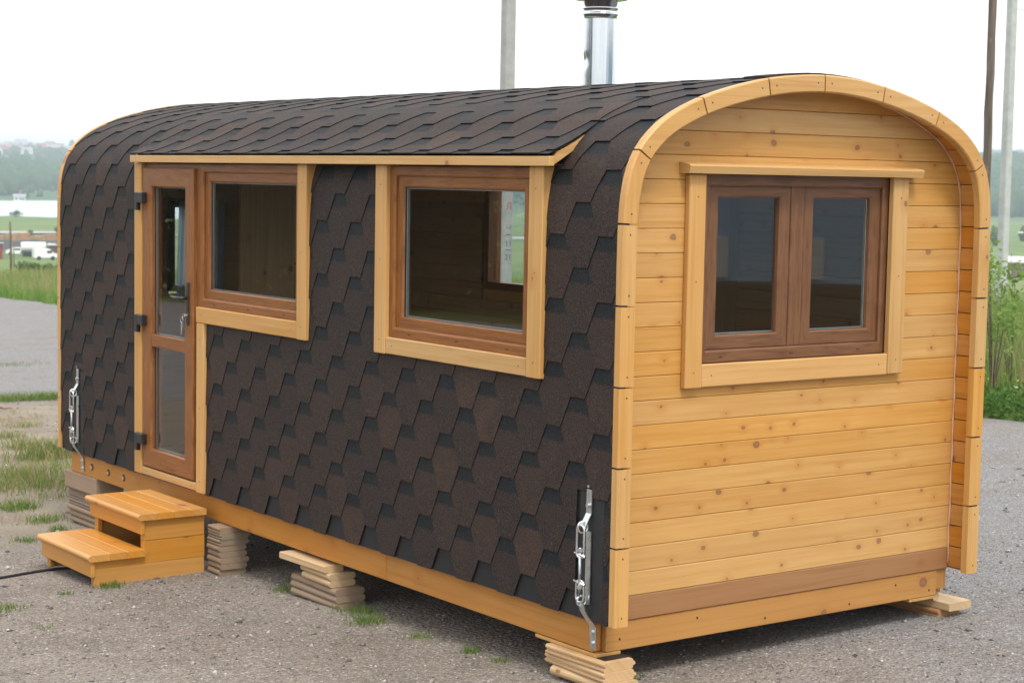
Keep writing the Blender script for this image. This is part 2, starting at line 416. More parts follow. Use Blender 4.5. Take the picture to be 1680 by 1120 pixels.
# gravel: loose stones lying on the yard
def rocks(n, box, smin, smax, seed):
    r = np.random.default_rng(seed)
    b = np.array([[1, 0, 0], [-1, 0, 0], [0, 1, 0], [0, -1, 0], [0, 0, 1], [0, 0, -1]], float)
    f = np.array([[0, 2, 4], [2, 1, 4], [1, 3, 4], [3, 0, 4], [2, 0, 5], [1, 2, 5], [3, 1, 5], [0, 3, 5]])
    x = r.uniform(box[0], box[1], n); y = r.uniform(box[2], box[3], n); s = smin+(smax-smin)*r.random(n)**3
    v = b[None]*(s[:, None, None]*r.uniform(.6, 1.25, (n, 6, 1)))*np.array([1, 1, .6])
    a = r.uniform(0, 6.28, n); c, s2 = np.cos(a)[:, None], np.sin(a)[:, None]
    vx = v[..., 0]*c-v[..., 1]*s2+v[..., 2]*.2; vy = v[..., 0]*s2+v[..., 1]*c
    out = np.stack([vx+x[:, None], vy+y[:, None], v[..., 2]+(plane(x, y)+s*.15)[:, None]], -1)
    return out.reshape(-1, 3), (f[None]+6*np.arange(n)[:, None, None]).reshape(-1, 3)
def gravel_mat():
    k = M('loose_stone'); p = k.n('NewGeometry').outputs['Position']
    vo = k.n('TexVoronoi', {'Vector': p, 'Scale': 22.0}); c = k.n('SeparateColor', {0: vo.outputs['Color']})
    return k.bsdf(col=k.ramp(c.outputs[0], [(0, (.06, .06, .065)), (.4, (.16, .145, .135)), (.75, (.30, .27, .24)), (1, (.5, .48, .46))]), rough=.85, spec=.25)
a = rocks(15000, (-3.2, 4.0, -1.6, 5.2), .003, .012, 3); b = rocks(5600, (-3, 8, -1, 16), .004, .024, 4)
vv = np.concatenate([a[0], b[0]]); ff = np.concatenate([a[1], b[1]+len(a[0])])
o = link('gravel', fast_mesh('gravel', vv, ff, gravel_mat())); tag(o, 'small loose stones scattered over the grey yard', 'gravel', kind='stuff')

# ------------------------------------------------------------------ cabin
W, L = 2.357, 6.17
cabin = empty('cabin', (W/2, L/2, -.15), 'long round-roofed wooden cabin clad in dark brown hexagonal shingles with honey-coloured plank end', 'cabin')
HALF = [(0, -.02), (0, .4), (0, .9), (0, 1.4), (0, 1.62), (.002, 1.75), (.012, 1.874), (.036, 1.978), (.080, 2.066), (.147, 2.140), (.240, 2.208), (.42, 2.290), (.60, 2.345), (.812, 2.391), (1.0, 2.415), (W/2, 2.423)]
def catmull(P, k=14):
    P = [np.array(p, float) for p in P]; out = []
    for i in range(len(P)-1):
        p0 = P[i-1] if i else 2*P[0]-P[1]; p1, p2 = P[i], P[i+1]; p3 = P[i+2] if i+2 < len(P) else 2*P[-1]-P[-2]
        t0 = 0; t1 = t0+np.linalg.norm(p1-p0)**.5; t2 = t1+np.linalg.norm(p2-p1)**.5; t3 = t2+np.linalg.norm(p3-p2)**.5
        for t in np.linspace(t1, t2, k, endpoint=False):
            A1 = (t1-t)/(t1-t0)*p0+(t-t0)/(t1-t0)*p1; A2 = (t2-t)/(t2-t1)*p1+(t-t1)/(t2-t1)*p2; A3 = (t3-t)/(t3-t2)*p2+(t-t2)/(t3-t2)*p3
            B1 = (t2-t)/(t2-t0)*A1+(t-t0)/(t2-t0)*A2; B2 = (t3-t)/(t3-t1)*A2+(t-t1)/(t3-t1)*A3
            out.append((t2-t)/(t2-t1)*B1+(t-t1)/(t2-t1)*B2)
    return out
full = HALF+[(W-x, z) for x, z in HALF[-2::-1]]
PR = np.array(catmull(full)+[np.array(full[-1])])
SL = np.concatenate([[0], np.cumsum(np.linalg.norm(np.diff(PR, axis=0), axis=1))])-.02      # s = 0 at z = 0
STOT = SL[-1]; SAP = (SL[0]+STOT)/2
class Prof:
    def __init__(s, P, S): s.P = P; s.S = S
    def __call__(s, t, off=0.0):
        x = np.interp(t, s.S, s.P[:, 0]); z = np.interp(t, s.S, s.P[:, 1])
        h = .012; dx = np.interp(t+h, s.S, s.P[:, 0])-np.interp(t-h, s.S, s.P[:, 0]); dz = np.interp(t+h, s.S, s.P[:, 1])-np.interp(t-h, s.S, s.P[:, 1])
        n = np.hypot(dx, dz)+1e-9; return x-dz/n*off, z+dx/n*off
prof = Prof(PR, SL)
# the canopy: the roof runs straight out over the door and windows instead of turning down
S0 = float(np.interp(.240, PR[:len(PR)//2, 0], SL[:len(PR)//2])); YC0, YC1 = .46, 4.84
p0 = np.array(prof(S0)); p2 = np.array([-.068, 2.040]); p1 = np.array([.080, 2.096])
bz = np.array([(1-t)**2*p2+2*t*(1-t)*p1+t*t*p0 for t in np.linspace(0, 1, 16)])
bl = np.concatenate([[0], np.cumsum(np.linalg.norm(np.diff(bz, axis=0), axis=1))]); SE = S0-bl[-1]
k0 = np.searchsorted(SL, S0+.01)
profc = Prof(np.concatenate([bz, PR[k0:]]), np.concatenate([SE+bl, SL[k0:]]))

# openings in the long wall: (y0, y1, z0, z1)
OPEN = [(4.00, 4.78, .03, 1.985), (2.76, 4.00, 1.13, 1.985), (.65, 1.865, 1.125, 1.985)]
def shell(name, off, mat, y0, y1, ys_extra, opens_l, opens_r, s_lo=0.0):
    sg = sorted(set([round(t, 4) for t in list(np.linspace(s_lo, 1.6, 4))+[o_[k] for o_ in opens_l for k in (2, 3)]+list(np.linspace(1.62, STOT-1.62, 40))+[STOT-o_[k] for o_ in opens_r for k in (2, 3)]+list(np.linspace(STOT-1.6, STOT-s_lo, 4))]))
    yg = sorted(set([y0, y1]+[o_[k] for o_ in opens_l+opens_r for k in (0, 1)]))
    V = [(*(lambda p: (p[0], p[1]))(prof(s, off)), y) for s in sg for y in yg]; V = [(x, y, z) for x, z, y in V]
    Fq = []; n = len(yg)
    for i in range(len(sg)-1):
        for j in range(n-1):
            sm, ym = (sg[i]+sg[i+1])/2, (yg[j]+yg[j+1])/2
            if any(o_[0] < ym < o_[1] and o_[2] < sm < o_[3] for o_ in opens_l): continue
            if any(o_[0] < ym < o_[1] and o_[2] < STOT-sm < o_[3] for o_ in opens_r): continue
            Fq.append([i*n+j, i*n+j+1, (i+1)*n+j+1, (i+1)*n+j])
    return mk(name, V, Fq, mat, cabin, recalc=False)
OPP = [(2.55, 4.22, 1.20, 1.90)]                                      # window in the opposite wall
shell('underlay', -.003, mat_deck, .035, L-.035, [], OPEN, OPP)
lin = shell('lining', -.075, pine('y', HONEY), .22, L-.20, [], [(a, b, c, d) for a, b, c, d in OPEN], OPP)

# shingle tabs ---------------------------------------------------------------
TP, TE, TB = .345, .143, .105
ROW0, YPH = -.022, .121
def clip(poly, a, b, c):            # keep a*y + b*v <= c
    out = []
    for i in range(len(poly)):
        p, q = poly[i], poly[(i+1) % len(poly)]; dp, dq = a*p[0]+b*p[1]-c, a*q[0]+b*q[1]-c
        if dp <= 0: out.append(p)
        if dp*dq < 0:
            t = dp/(dp-dq); out.append((p[0]+(q[0]-p[0])*t, p[1]+(q[1]-p[1])*t))
    return out if len(out) >= 3 else []
VN = [0, .25*TE, .5*TE, .75*TE, TE, 1.05*TE, 1.5*TE, 2.12*TE]
def halfw(v): return (TB+(TP-2*TB)*min(v/TE, 1))/2 if v <= TE*1.001 else TP*.4985
def tab_polys():
    out = []
    for a, b in zip(VN[:-1], VN[1:]):
        wa, wb = halfw(a), halfw(b); out.append([(-wa, a), (wa, a), (wb, b), (-wb, b)])
    return out
BASE_POLYS = tab_polys()
TH = .0040
def tab_mesh(polys, sr, pf, lift, uid, flip=1):
    V = []; Fc = []; mi = []; uv = []
    def P(y, v, drop):
        o = .0105-.0037*v/TE+lift-drop; x, z = pf(sr+v*flip, o); return (float(x), y, float(z))
    for pl_ in polys:
        o = len(V); n = len(pl_)
        V += [P(y, v, 0) for y, v in pl_]+[P(y, v, TH) for y, v in pl_]
        Fc.append(list(range(o, o+n))); mi.append(0); uv += [(uid+.5+y, v/(2*TE)) for y, v in pl_]
        for i in range(n):
            j = (i+1) % n; va, vb = pl_[i][1], pl_[j][1]
            if abs(va-vb) < 1e-6 and any(abs(va-t) < 1e-6 for t in VN[1:]): continue
            Fc.append([o+i, o+j, o+n+j, o+n+i]); mi.append(1); uv += [(uid+.5, .1)]*4
    return V, Fc, mi, uv
tabs = []          # (area_px, kind, args)
def area_px(sr, y, pf):
    x, z = pf(sr+TE, .01); x0, z0 = pf(sr+TE*.6, .01); x1, z1 = pf(sr+TE*1.4, .01)
    n = Vector((-(z1-z0), 0, x1-x0)).normalized(); d = CAM-Vector((x, y, z)); return n.dot(d.normalized())/d.length_squared
def cut_rect(polys, y0, y1, v0, v1):
    out = []
    for p in polys:
        a = clip(p, 1, 0, y0); b = clip(p, -1, 0, -y1)
        mid = clip(clip(p, 1, 0, y1), -1, 0, -y0) if True else []
        c = clip(mid, 0, 1, v0) if mid else []; d = clip(mid, 0, -1, -v1) if mid else []
        out += [q for q in (a, b, c, d) if q]
    return out
STRAPS = [(.095, .285, -.2, .572), (5.745, 5.86, -.2, .585)]
nrow = int((SAP-ROW0)/TE)+2
YE0, YE1 = .042, L-.042
for r in range(nrow):
    sr = ROW0+r*TE
    yoff = YPH+(TP/2 if r % 2 else 0)
    for c in range(-1, 20):
        yc = yoff+c*TP
        if yc+TP/2 < YE0 or yc-TP/2 > YE1: continue
        for canopy in (False, True):
            if canopy and not (sr+2.1*TE > SE and sr < S0 and yc+TP/2 > YC0 and yc-TP/2 < YC1): continue
            if not canopy and sr < S0 and sr > 2.04 and yc-TP/2 > YC0+.02 and yc+TP/2 < YC1-.02: continue
            polys = BASE_POLYS; clipped = False
            lo, hi = (YC0, YC1) if canopy else (YE0, YE1)
            if yc-TP/2 < lo: polys = [q for q in (clip(p, -1, 0, -(lo-yc)) for p in polys) if q]; clipped = True
            if yc+TP/2 > hi: polys = [q for q in (clip(p, 1, 0, hi-yc) for p in polys) if q]; clipped = True
            s_min = SE if canopy else 0.0
            if sr < s_min: polys = [q for q in (clip(p, 0, -1, -(s_min-sr)) for p in polys) if q]; clipped = True
            if not canopy:
                for (a, b, z0, z1) in OPEN:
                    if yc+TP/2 > a-.02 and yc-TP/2 < b+.02 and sr < z1 and sr+2.2*TE > z0:
                        polys = cut_rect(polys, a-.03-yc, b+.03-yc, z0-.03-sr, z1+.05-sr); clipped = True
                if sr+TE > 0 and sr < .43:
                    for (a, b, z0, z1) in STRAPS:
                        if yc+TP/2 > a and yc-TP/2 < b: polys = cut_rect(polys, a-yc, b-yc, z0-sr, z1-sr); clipped = True
            if not polys: continue
            pf = profc if canopy else prof
            A = area_px(sr, yc, pf)*sum(abs(sum(p[i][0]*p[(i+1) % len(p)][1]-p[(i+1) % len(p)][0]*p[i][1] for i in range(len(p)))/2) for p in polys if min(q[1] for q in p) < TE)
            tabs.append((A, r, c, canopy, yc, sr, polys if clipped else None))
tabs.sort(key=lambda t: -t[0])
shared = {}; rest = [[], [], [], []]
for i, (A, r, c, canopy, yc, sr, polys) in enumerate(tabs):
    pf = profc if canopy else prof; lift = .004 if canopy else 0.0
    if i < 300:
        key = (r, canopy)
        if polys is None and key in shared: me = shared[key]
        else:
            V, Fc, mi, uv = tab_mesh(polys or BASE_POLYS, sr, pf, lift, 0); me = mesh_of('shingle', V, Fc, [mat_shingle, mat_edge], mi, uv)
            if polys is None: shared[key] = me
        link('shingle', me, cabin, (0, yc, 0))
    else:
        V, Fc, mi, uv = tab_mesh(polys or BASE_POLYS, sr, pf, lift, i)
        o_ = len(rest[0]); rest[0] += [(x, y+yc, z) for x, y, z in V]; rest[1] += [[o_+q for q in f] for f in Fc]; rest[2] += mi; rest[3] += uv
# the far slope of the roof, out of sight, goes into the same part
for r in range(nrow):
    sr = ROW0+r*TE
    for c in range(-1, 19):
        yc = YPH+(TP/2 if r % 2 else 0)+c*TP
        polys = [q for q in (clip(clip(p, -1, 0, -(YE0-yc)) or [(0, 0)]*3, 1, 0, YE1-yc) for p in BASE_POLYS) if q]
        if sr < 0: polys = [q for q in (clip(p, 0, -1, sr) for p in polys) if q]
        if sr+2*TE > 1.12 and sr < 1.95 and yc+TP/2 > OPP[0][0]-.1 and yc-TP/2 < OPP[0][1]+.1: polys = cut_rect(polys, OPP[0][0]-.03-yc, OPP[0][1]+.03-yc, OPP[0][2]-.03-sr, OPP[0][3]+.03-sr)
        if not polys: continue
        V, Fc, mi, uv = tab_mesh(polys, STOT-sr, prof, 0, 2000+r*20+c, -1)
        o_ = len(rest[0]); rest[0] += [(x, y+yc, z) for x, y, z in V]; rest[1] += [[o_+q for q in f] for f in Fc]; rest[2] += mi; rest[3] += uv
o = mk('shingle_field', rest[0], rest[1], [mat_shingle, mat_edge], cabin, rest[2], rest[3], recalc=False); o['kind'] = 'stuff'
print('tabs', len(tabs))
# ridge cap strip, seen at the near end
for y in (.046,):
    g_ = G(); seg = np.linspace(SAP-.34, SAP+.34, 9); top = []; bot = []
    for s in seg:
        for lst, h in ((top, .020), (bot, .002)):
            x, z = prof(s, h); lst.append((float(x), float(z)))
    poly = top+bot[::-1]
    v, f = extrude(poly, 1, y, y+.15); g_.add(v, f); g_.make('ridge_shingle', mat_shingle, cabin)

# canopy fascia and end cheeks
pf_ = pine('y', PALE, .25); ce = np.array(profc(SE))
g_ = G().box(-.070, -.040, YC0-.006, YC1+.006, 1.992, 2.036, .003); g_.make('canopy_fascia', pf_, cabin)
for y0, y1 in ((YC0+.002, YC0+.03), (YC1-.03, YC1-.002)):
    up_ = [tuple(float(q) for q in profc(s, -.004)) for s in np.linspace(SE+.01, S0-.06, 8)]
    poly = [(-.0395, 1.997), (-.0395, 2.030)]+[q for q in up_ if q[0] > -.035]+[(.105, 2.085)]
    v, f = extrude(poly, 1, y0, y1); G().add(v, f).make('canopy_cheek', pine('x', PALE, .2), cabin)
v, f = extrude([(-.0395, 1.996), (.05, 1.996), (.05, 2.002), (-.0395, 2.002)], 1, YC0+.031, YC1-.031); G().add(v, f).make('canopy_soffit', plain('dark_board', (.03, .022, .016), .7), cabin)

# trim boards round both ends -----------------------------------------------------
joints = [z-.02+.02 for z in (0, .35, .70, 1.05, 1.40, 1.75)]
for x in (.077, .425, .812, W/2): joints.append(float(np.interp(x, PR[:len(PR)//2, 0], SL[:len(PR)//2])))
joints += [STOT-s for s in joints[-2::-1]]
def trim_piece(s0, s1, y0, y1, idx):
    n = 3 if (s1 < 1.8 or s0 > STOT-1.8) else 9
    ss = np.linspace(s0+.0042, s1-.0042, n); c = .006; sec = []
    V = []
    for t in ss:
        for off, y in ((.010-c, y0), (.010, y0+c), (.010, y1), (-.070, y1), (-.070, y0+c), (-.070+c, y0)):
            x, z = prof(t, off); V.append((float(x), y, float(z)))
    Fq = []
    for i in range(n-1):
        for k in range(6): Fq.append([i*6+k, i*6+(k+1) % 6, (i+1)*6+(k+1) % 6, (i+1)*6+k])
    Fq.append(list(range(6))); Fq.append([(n-1)*6+k for k in range(6)])
    mid = (s0+s1)/2; x, z = prof(mid)
    horiz = mid > 2.2 and mid < STOT-2.2
    t = mk('trim_board', V, Fq, pine('x' if horiz else 'z', PALE if idx % 3 else HONEY, .10, kscale=3.0), cabin)
    return t
def screw(x, y, z, n, parent, r=.0042, mat=None):
    """a small countersunk head facing along n"""
    n = Vector(n).normalized(); p = Vector((x, y, z))
    v, f = tube([p-n*.002, p+n*.0008], r, 8); mk('screw_head', v, f, mat or mat_screw, parent)
for i in range(len(joints)-1):
    t = trim_piece(joints[i], joints[i+1], 0.0, .042, i)
    for s in (joints[i]+.045, joints[i+1]-.045):
        x, z = prof(s, -.028); screw(float(x), 0, float(z), (0, -1, 0), t)
    trim_piece(joints[i], joints[i+1], L, L-.042, i+1)
# blue membrane edge showing in the gaps
g_ = G()
for s in joints[1:-1]:
    seg = [(float(a), float(b)) for a, b in (prof(s-.012, .001), prof(s+.012, .001), prof(s+.012, -.03), prof(s-.012, -.03))]
    v, f = extrude(seg, 1, .012, .046); g_.add(v, f)
g_.make('membrane_edge', mat_blue, cabin)

# soffit boards inside the overhang, end wall, sealant bead -----------------------
YW = .160                                                         # plane of the end wall's planks
sm = pine('y', ORANGE, .25); s = .004
while s < STOT-.004:
    e = min(s+.109, STOT-.004); V = []; ss = np.linspace(s+.0022, e-.0022, 4)
    for t in ss:
        for off, y in ((-.020, .043), (-.020, YW+.03), (-.0305, YW+.03), (-.0305, .043)):
            x, z = prof(t, off); V.append((float(x), y, float(z)))
    # chamfered joint: pull the first and last rows of the visible face back a little
    for row in (0, 3):
        for k in (2, 3):
            x, z = prof(ss[row], -.0265); V[row*4+k] = (float(x), V[row*4+k][1], float(z))
    ss2 = None
    Fq = [[i*4+k, i*4+(k+1) % 4, (i+1)*4+(k+1) % 4, (i+1)*4+k] for i in range(3) for k in range(4)]+[[0, 1, 2, 3], [12, 13, 14, 15]]
    mk('soffit_board', V, Fq, sm, cabin); s = e
bead = [(float(a), YW-.002+.0015*math.sin(t*23), float(b)) for t in np.linspace(0.03, STOT-.03, 160) for a, b in [prof(t, -.034)]]
v, f = tube(bead, [.0045+.0018*math.sin(i*1.7) for i in range(160)], 6); mk('sealant_bead', v, f, mat_seal, cabin, smooth=True)

def half_width(z, off=-.032):
    """inner half-space of the end wall at height z: x range"""
    ss = np.linspace(0, SAP, 400); xs, zs = prof(ss, off)
    if z > zs.max(): return None
    x = float(np.interp(z, zs, xs)); return x, W-x
zs = [.091+.109*k for k in range(-1, 22)]
FW = (.58, 1.81, 1.125, 1.96)                                     # end window opening
for k in range(len(zs)-1):
    z0, z1 = zs[k]+.0008, zs[k+1]-.0008
    mat = pine('x', BROWN, .35, rough=.6, coat=0.0, name='brown_pine') if k == 0 else pine('x', HONEY if k % 4 else PALE, .72, kscale=6.0)
    if half_width(z0+.012) is None: break
    cols = []
    for z in np.linspace(z0, z1, 5):
        hw = half_width(z)
        if hw is None: hw = (W/2-.01, W/2+.01); z = min(z, 2.388)
        cols.append((hw[0], hw[1], float(z)))
    segs = [(0, 1)]
    def board(xa, xb, z0=z0, z1=z1, cols=cols):
        c = .0028; L_ = [(xa if xa is not None else q[0], q[2]) for q in cols]; R_ = [(xb if xb is not None else q[1], q[2]) for q in cols]
        yb = YW+.028; V = []; n = len(L_)
        zc = [z0, z0+c, *[q[2] for q in cols[1:-1]], z1-c, z1]; ys = [YW+c, YW]+[YW]*3+[YW, YW+c]
        Lx = np.interp(zc, [q[1] for q in L_], [q[0] for q in L_]); Rx = np.interp(zc, [q[1] for q in R_], [q[0] for q in R_])
        zz = [min(z, cols[-1][2]) for z in zc]
        for i in range(7): V += [(Lx[i], ys[i], zz[i]), (Rx[i], ys[i], zz[i])]
        V += [(Lx[0], yb, zz[0]), (Rx[0], yb, zz[0]), (Lx[6], yb, zz[6]), (Rx[6], yb, zz[6])]
        Fq = [[2*i, 2*i+1, 2*i+3, 2*i+2] for i in range(6)]+[[14, 15, 1, 0], [12, 13, 17, 16], [14, 0, 2, 4, 6, 8, 10, 12, 16], [1, 15, 17, 13, 11, 9, 7, 5, 3]]
        mk('plank', V, Fq, mat, cabin)
    if z0 > 1.06 and z0 < 1.96:
        board(None, FW[0]-.02); board(FW[1]+.02, None)
        if z1 > 2.0:
            zq = 1.985; board(FW[0]-.0195, FW[1]+.0195, zq, z1, [(q[0], q[1], float(z)) for q, z in zip(cols, np.linspace(zq, z1, 5))])
    else: board(None, None)
# back end wall, plain boards with a small window opening
BW = (.74, 1.12, 1.10, 1.72)
for k in range(len(zs)-1):
    z0, z1 = zs[k], zs[k+1]; hw = half_width(min(z1, 2.36))
    if z0 > 2.33: break
    hw = hw or (W/2-.2, W/2+.2)
    for xa, xb in ([(hw[0], BW[0]), (BW[1], hw[1])] if z1 > BW[2] and z0 < BW[3] else [(hw[0], hw[1])]):
        v, f = cbox(xa, xb, L-.19, L-.16, z0-.004, z1, .002); mk('back_plank', v, f, pine('x', HONEY, .5), cabin)

# floor frame ----------------------------------------------------------------
bm_y = pine('y', BEAM, .6, kscale=4.0); bm_x = pine('x', (.44, .21, .052), .6, kscale=4.0); bm_z = pine('z', BEAM, .1)
for ya, yb in ((.200, 1.912), (1.914, 6.03)):
    G().box(.030, .080, ya, yb, -.150, .010, .004).make('sill_beam', bm_y, cabin)
G().box(W-.08, W-.03, .20, 6.03, -.150, .010, .004).make('sill_beam', bm_y, cabin)
G().box(.084, 2.255, .168, .220, -.152, -.0195, .004).make('end_beam', bm_x, cabin)
G().box(2.258, 2.335, .176, .222, -.125, -.0195, .003).make('corner_block', bm_z, cabin)
G().box(.084, W-.084, 5.98, 6.03, -.152, -.0195, .004).make('end_beam', bm_x, cabin)
G().box(.084, W-.084, .225, 5.975, -.05, -.022, .002).make('floor_deck', pine('y', (.25, .14, .06), .2), cabin)
for y in (1.2, 2.4, 3.7, 4.9): G().box(.084, W-.084, y, y+.05, -.148, -.052, .003).make('floor_joist', bm_x, cabin)
G().box(.028, .17, .17, .62, -.168, -.153, .002).make('packing_board', pine('y', PALE, .1), cabin)
G().box(2.06, 2.24, .17, .50, -.168, -.153, .002).make('packing_board', pine('y', PALE, .1), cabin)
for x, z in ((.16, -.10), (.62, -.062), (1.05, -.118), (1.62, -.12), (1.95, -.065), (2.2, -.12)): screw(x, .168, z, (0, -1, 0), cabin, .006, plain('knot_hole', (.03, .02, .015), .8) if x == .16 else bpy.data.materials['knot_hole'])
for y in (5.679, 5.406, 5.162):
    v, f = tube([(.034, y, -.076), (.0285, y, -.076)], .024, 16); hh = mk('bolt_recess', v, f, plain('recess', (.08, .035, .012), .8) if y == 5.679 else bpy.data.materials['recess'], cabin)  # flat dark disc; the shade of the bolt hole is put into its colour
    v, f = tube([(.03, y-.004, -.078), (.020, y-.004, -.078)], .013, 6); mk('nut', v, f, mat_steel, hh)

# openings: frames, sashes, panes ---------------------------------------------------
def to_long(u, z, n): return (-n, u, z)
def to_end(u, z, n): return (u, YW-n, z)
def ring(u0, u1, z0, z1, wd, n0, n1, tr, ch=.008):
    pts = [(0, n0), (0, n1-.003), (.003, n1), (wd-ch, n1), (wd, n1-ch), (wd, n0)]; V = []; Fq = []; fm = []
    for i, n in pts:
        for u, z in ((u0+i, z0+i), (u1-i, z0+i), (u1-i, z1-i), (u0+i, z1-i)): V.append(tr(u, z, n))
    for k in range(len(pts)):
        k2 = (k+1) % len(pts)
        for c in range(4):
            Fq.append([k*4+c, k*4+(c+1) % 4, k2*4+(c+1) % 4, k2*4+c]); fm.append(c % 2)
    return V, Fq, fm
def fixed_ring(name, args, mats, parent):
    V, Fq, fm = ring(*args); return mk(name, V, Fq, mats, parent, fm)
def pane(u0, u1, z0, z1, n, tr, parent):
    for dn in (0, .022):
        V = [tr(u, z, n-dn-t) for t in (0, .004) for u, z in ((u0, z0), (u1, z0), (u1, z1), (u0, z1))]
        if dn == 0: p = mk('pane', [V[i] for i in (0, 1, 2, 3)], [[0, 1, 2, 3]], MAT_GLASS, parent, recalc=False)
    V, Fq, fm = ring(u0, u1, z0, z1, .009, n-.018, n-.003, tr, .001); mk('spacer_bar', V, Fq, mat_spacer, parent)
    V, Fq, fm = ring(u0-.002, u1+.002, z0-.002, z1+.002, .006, n-.002, n+.004, tr, .001); mk('gasket', V, Fq, mat_black, parent)
    return p
def bars(lst, mat_h, mat_v, tr, parent, name='casing_board'):
    for u0, u1, z0, z1, n0, n1 in lst:
        a, b = tr(u0, z0, n0), tr(u1, z1, n1); v, f = cbox(a[0], b[0], a[1], b[1], a[2], b[2], .004)
        t = mk(name, v, f, mat_h if (u1-u0) > (z1-z0) else mat_v, parent)
        uu = ((u0+u1)/2,) if (u1-u0) < (z1-z0) else (u0+.06, u1-.06); zz = (z0+.07, (z0+z1)/2, z1-.10) if (u1-u0) < (z1-z0) else ((z0+z1)/2,)
        nn = tr(0, 0, 1); nn = Vector(nn)-Vector(tr(0, 0, 0))
        for u in uu:
            for z in zz: x, y, z_ = tr(u, z, n1); screw(x, y, z_, nn, t, .0035)
MF = [foil_y, foil_z]; ME = [dark_foil_x, dark_foil_z]
cas_y, cas_z, cas_x = pine('y', PALE, .30, kscale=4), pine('z', PALE, .12, kscale=4), pine('x', PALE, .25, kscale=4)
# windows in the long wall
def long_window(y0, y1, z0, z1):
    r = empty('window', (0, (y0+y1)/2, z0)); r.parent = cabin; r.matrix_parent_inverse = Matrix.Translation(-cabin.location)
    fixed_ring('frame', (y0, y1, z0, z1, .052, -.06, .006, to_long), MF, r)
    fixed_ring('sash', (y0+.046, y1-.046, z0+.046, z1-.046, .062, -.055, -.012, to_long), MF, r)
    pane(y0+.106, y1-.106, z0+.106, z1-.106, -.026, to_long, r)
    for k, u in enumerate((.16, .5, .84)):
        y = y0+(y1-y0)*u; v, f = cbox(-.0072, -.004, y-.012, y+.012, z0+.022, z0+.027, .001); mk('drain_slot', v, f, mat_black, r)
    return r
long_window(2.755, 4.0, 1.132, 1.988); long_window(.64, 1.868, 1.122, 1.988)
bars([(2.672, 2.772, 1.035, 1.992, -.05, .030), (2.7735, 4.0, 1.038, 1.132, -.03, .027), (3.898, 3.998, .006, 1.0365, -.02, .025),
      (4.765, 4.868, .012, 1.992, -.03, .030), (.548, .655, 1.035, 1.992, -.05, .030), (1.862, 1.968, 1.035, 1.992, -.05, .030), (.6565, 1.8605, 1.038, 1.122, -.03, .027)], cas_y, cas_z, to_long, cabin)
bars([(4.0, 4.763, .012, .060, -.06, .024)], cas_y, cas_z, to_long, cabin, 'door_sill')
# door
door = empty('door', (0, 4.38, .06)); door.parent = cabin; door.matrix_parent_inverse = Matrix.Translation(-cabin.location)
fixed_ring('frame', (4.002, 4.762, .062, 1.988, .045, -.06, .004, to_long), MF, door)
fixed_ring('leaf', (4.034, 4.744, .072, 1.958, .118, -.05, .026, to_long), MF, door)
v, f = cbox(.05, -.022, 4.150, 4.628, .838, .918, .006); mk('rail', v, f, foil_y, door)
pane(4.150, 4.628, .916, 1.842, -.004, to_long, door); pane(4.150, 4.628, .188, .840, -.004, to_long, door)
for z in (1.75, .978, .222):
    g_ = G().box(-.0262, -.062, 4.688, 4.768, z-.010, z+.055, .004).box(-.0305, -.058, 4.772, 4.808, z-.058, z+.055, .004); g_.make('hinge', mat_blackmetal, door)
g_ = G().box(-.0262, -.036, 4.085, 4.117, 1.012, 1.275, .006); hp = g_.make('handle_plate', mat_blackmetal, door)
v, f = tube([(-.03, 4.10, 1.178), (-.075, 4.10, 1.178), (-.083, 4.112, 1.178), (-.083, 4.16, 1.178), (-.080, 4.23, 1.183)], [.010, .010, .0105, .010, .008], 10); mk('lever', v, f, plain('satin_black', (.05, .05, .055), .22, .6), hp, smooth=True)
v, f = tube([(-.034, 4.10, 1.072), (-.052, 4.10, 1.072)], .010, 12); mk('lock_cylinder', v, f, mat_steel, hp)
g_ = G(); cen = Vector((-.062, 4.118, 1.058)); g_.tube([cen+Vector((0, .018*math.cos(a), .018*math.sin(a)-.012)) for a in np.linspace(0, 6.28, 16, endpoint=False)], .0016, 6, True)
g_.box(-.060, -.062, 4.109, 4.128, .995, 1.032, .001); g_.box(-.064, -.066, 4.114, 4.122, .955, 1.03, .001); g_.box(-.058, -.0596, 4.118, 4.125, .965, 1.02, .001)
g_.box(-.050, -.065, 4.0985, 4.1015, 1.060, 1.082, .001); g_.make('key_ring', mat_steel, hp)
# window in the plank end
wr = empty('window', (1.17, YW, 1.1)); wr.parent = cabin; wr.matrix_parent_inverse = Matrix.Translation(-cabin.location)
fixed_ring('frame', (.574, 1.822, 1.113, 1.974, .058, -.075, -.010, to_end), ME, wr)
v, f = cbox(1.158, 1.199, YW+.0245, YW+.07, 1.170, 1.930, .004); mk('mullion', v, f, dark_foil_z, wr)
for u0, u1, gl, gr_ in ((.640, 1.157, .706, 1.111), (1.200, 1.765, 1.313, 1.704)):
    a0, a1 = gl-.066, gr_+.066; fixed_ring('sash', (max(u0, a0), min(u1, a1), 1.172, 1.932, .066, -.068, -.030, to_end), ME, wr)
    if a1 < u1: v, f = cbox(a1+.0005, u1, YW+.0302, YW+.066, 1.172, 1.932, .003); mk('cover_strip', v, f, dark_foil_z, wr)
    if a0 > u0: v, f = cbox(u0, a0-.0005, YW+.0302, YW+.066, 1.172, 1.932, .003); mk('cover_strip', v, f, dark_foil_z, wr)
    pane(gl-.002, gr_+.002, 1.172+.064, 1.932-.058, -.055, to_end, wr)
for x in (.72, 1.17, 1.62): v, f = cbox(x-.012, x+.012, YW+.0085, YW+.011, 1.136, 1.141, .001); mk('drain_slot', v, f, mat_black, wr)
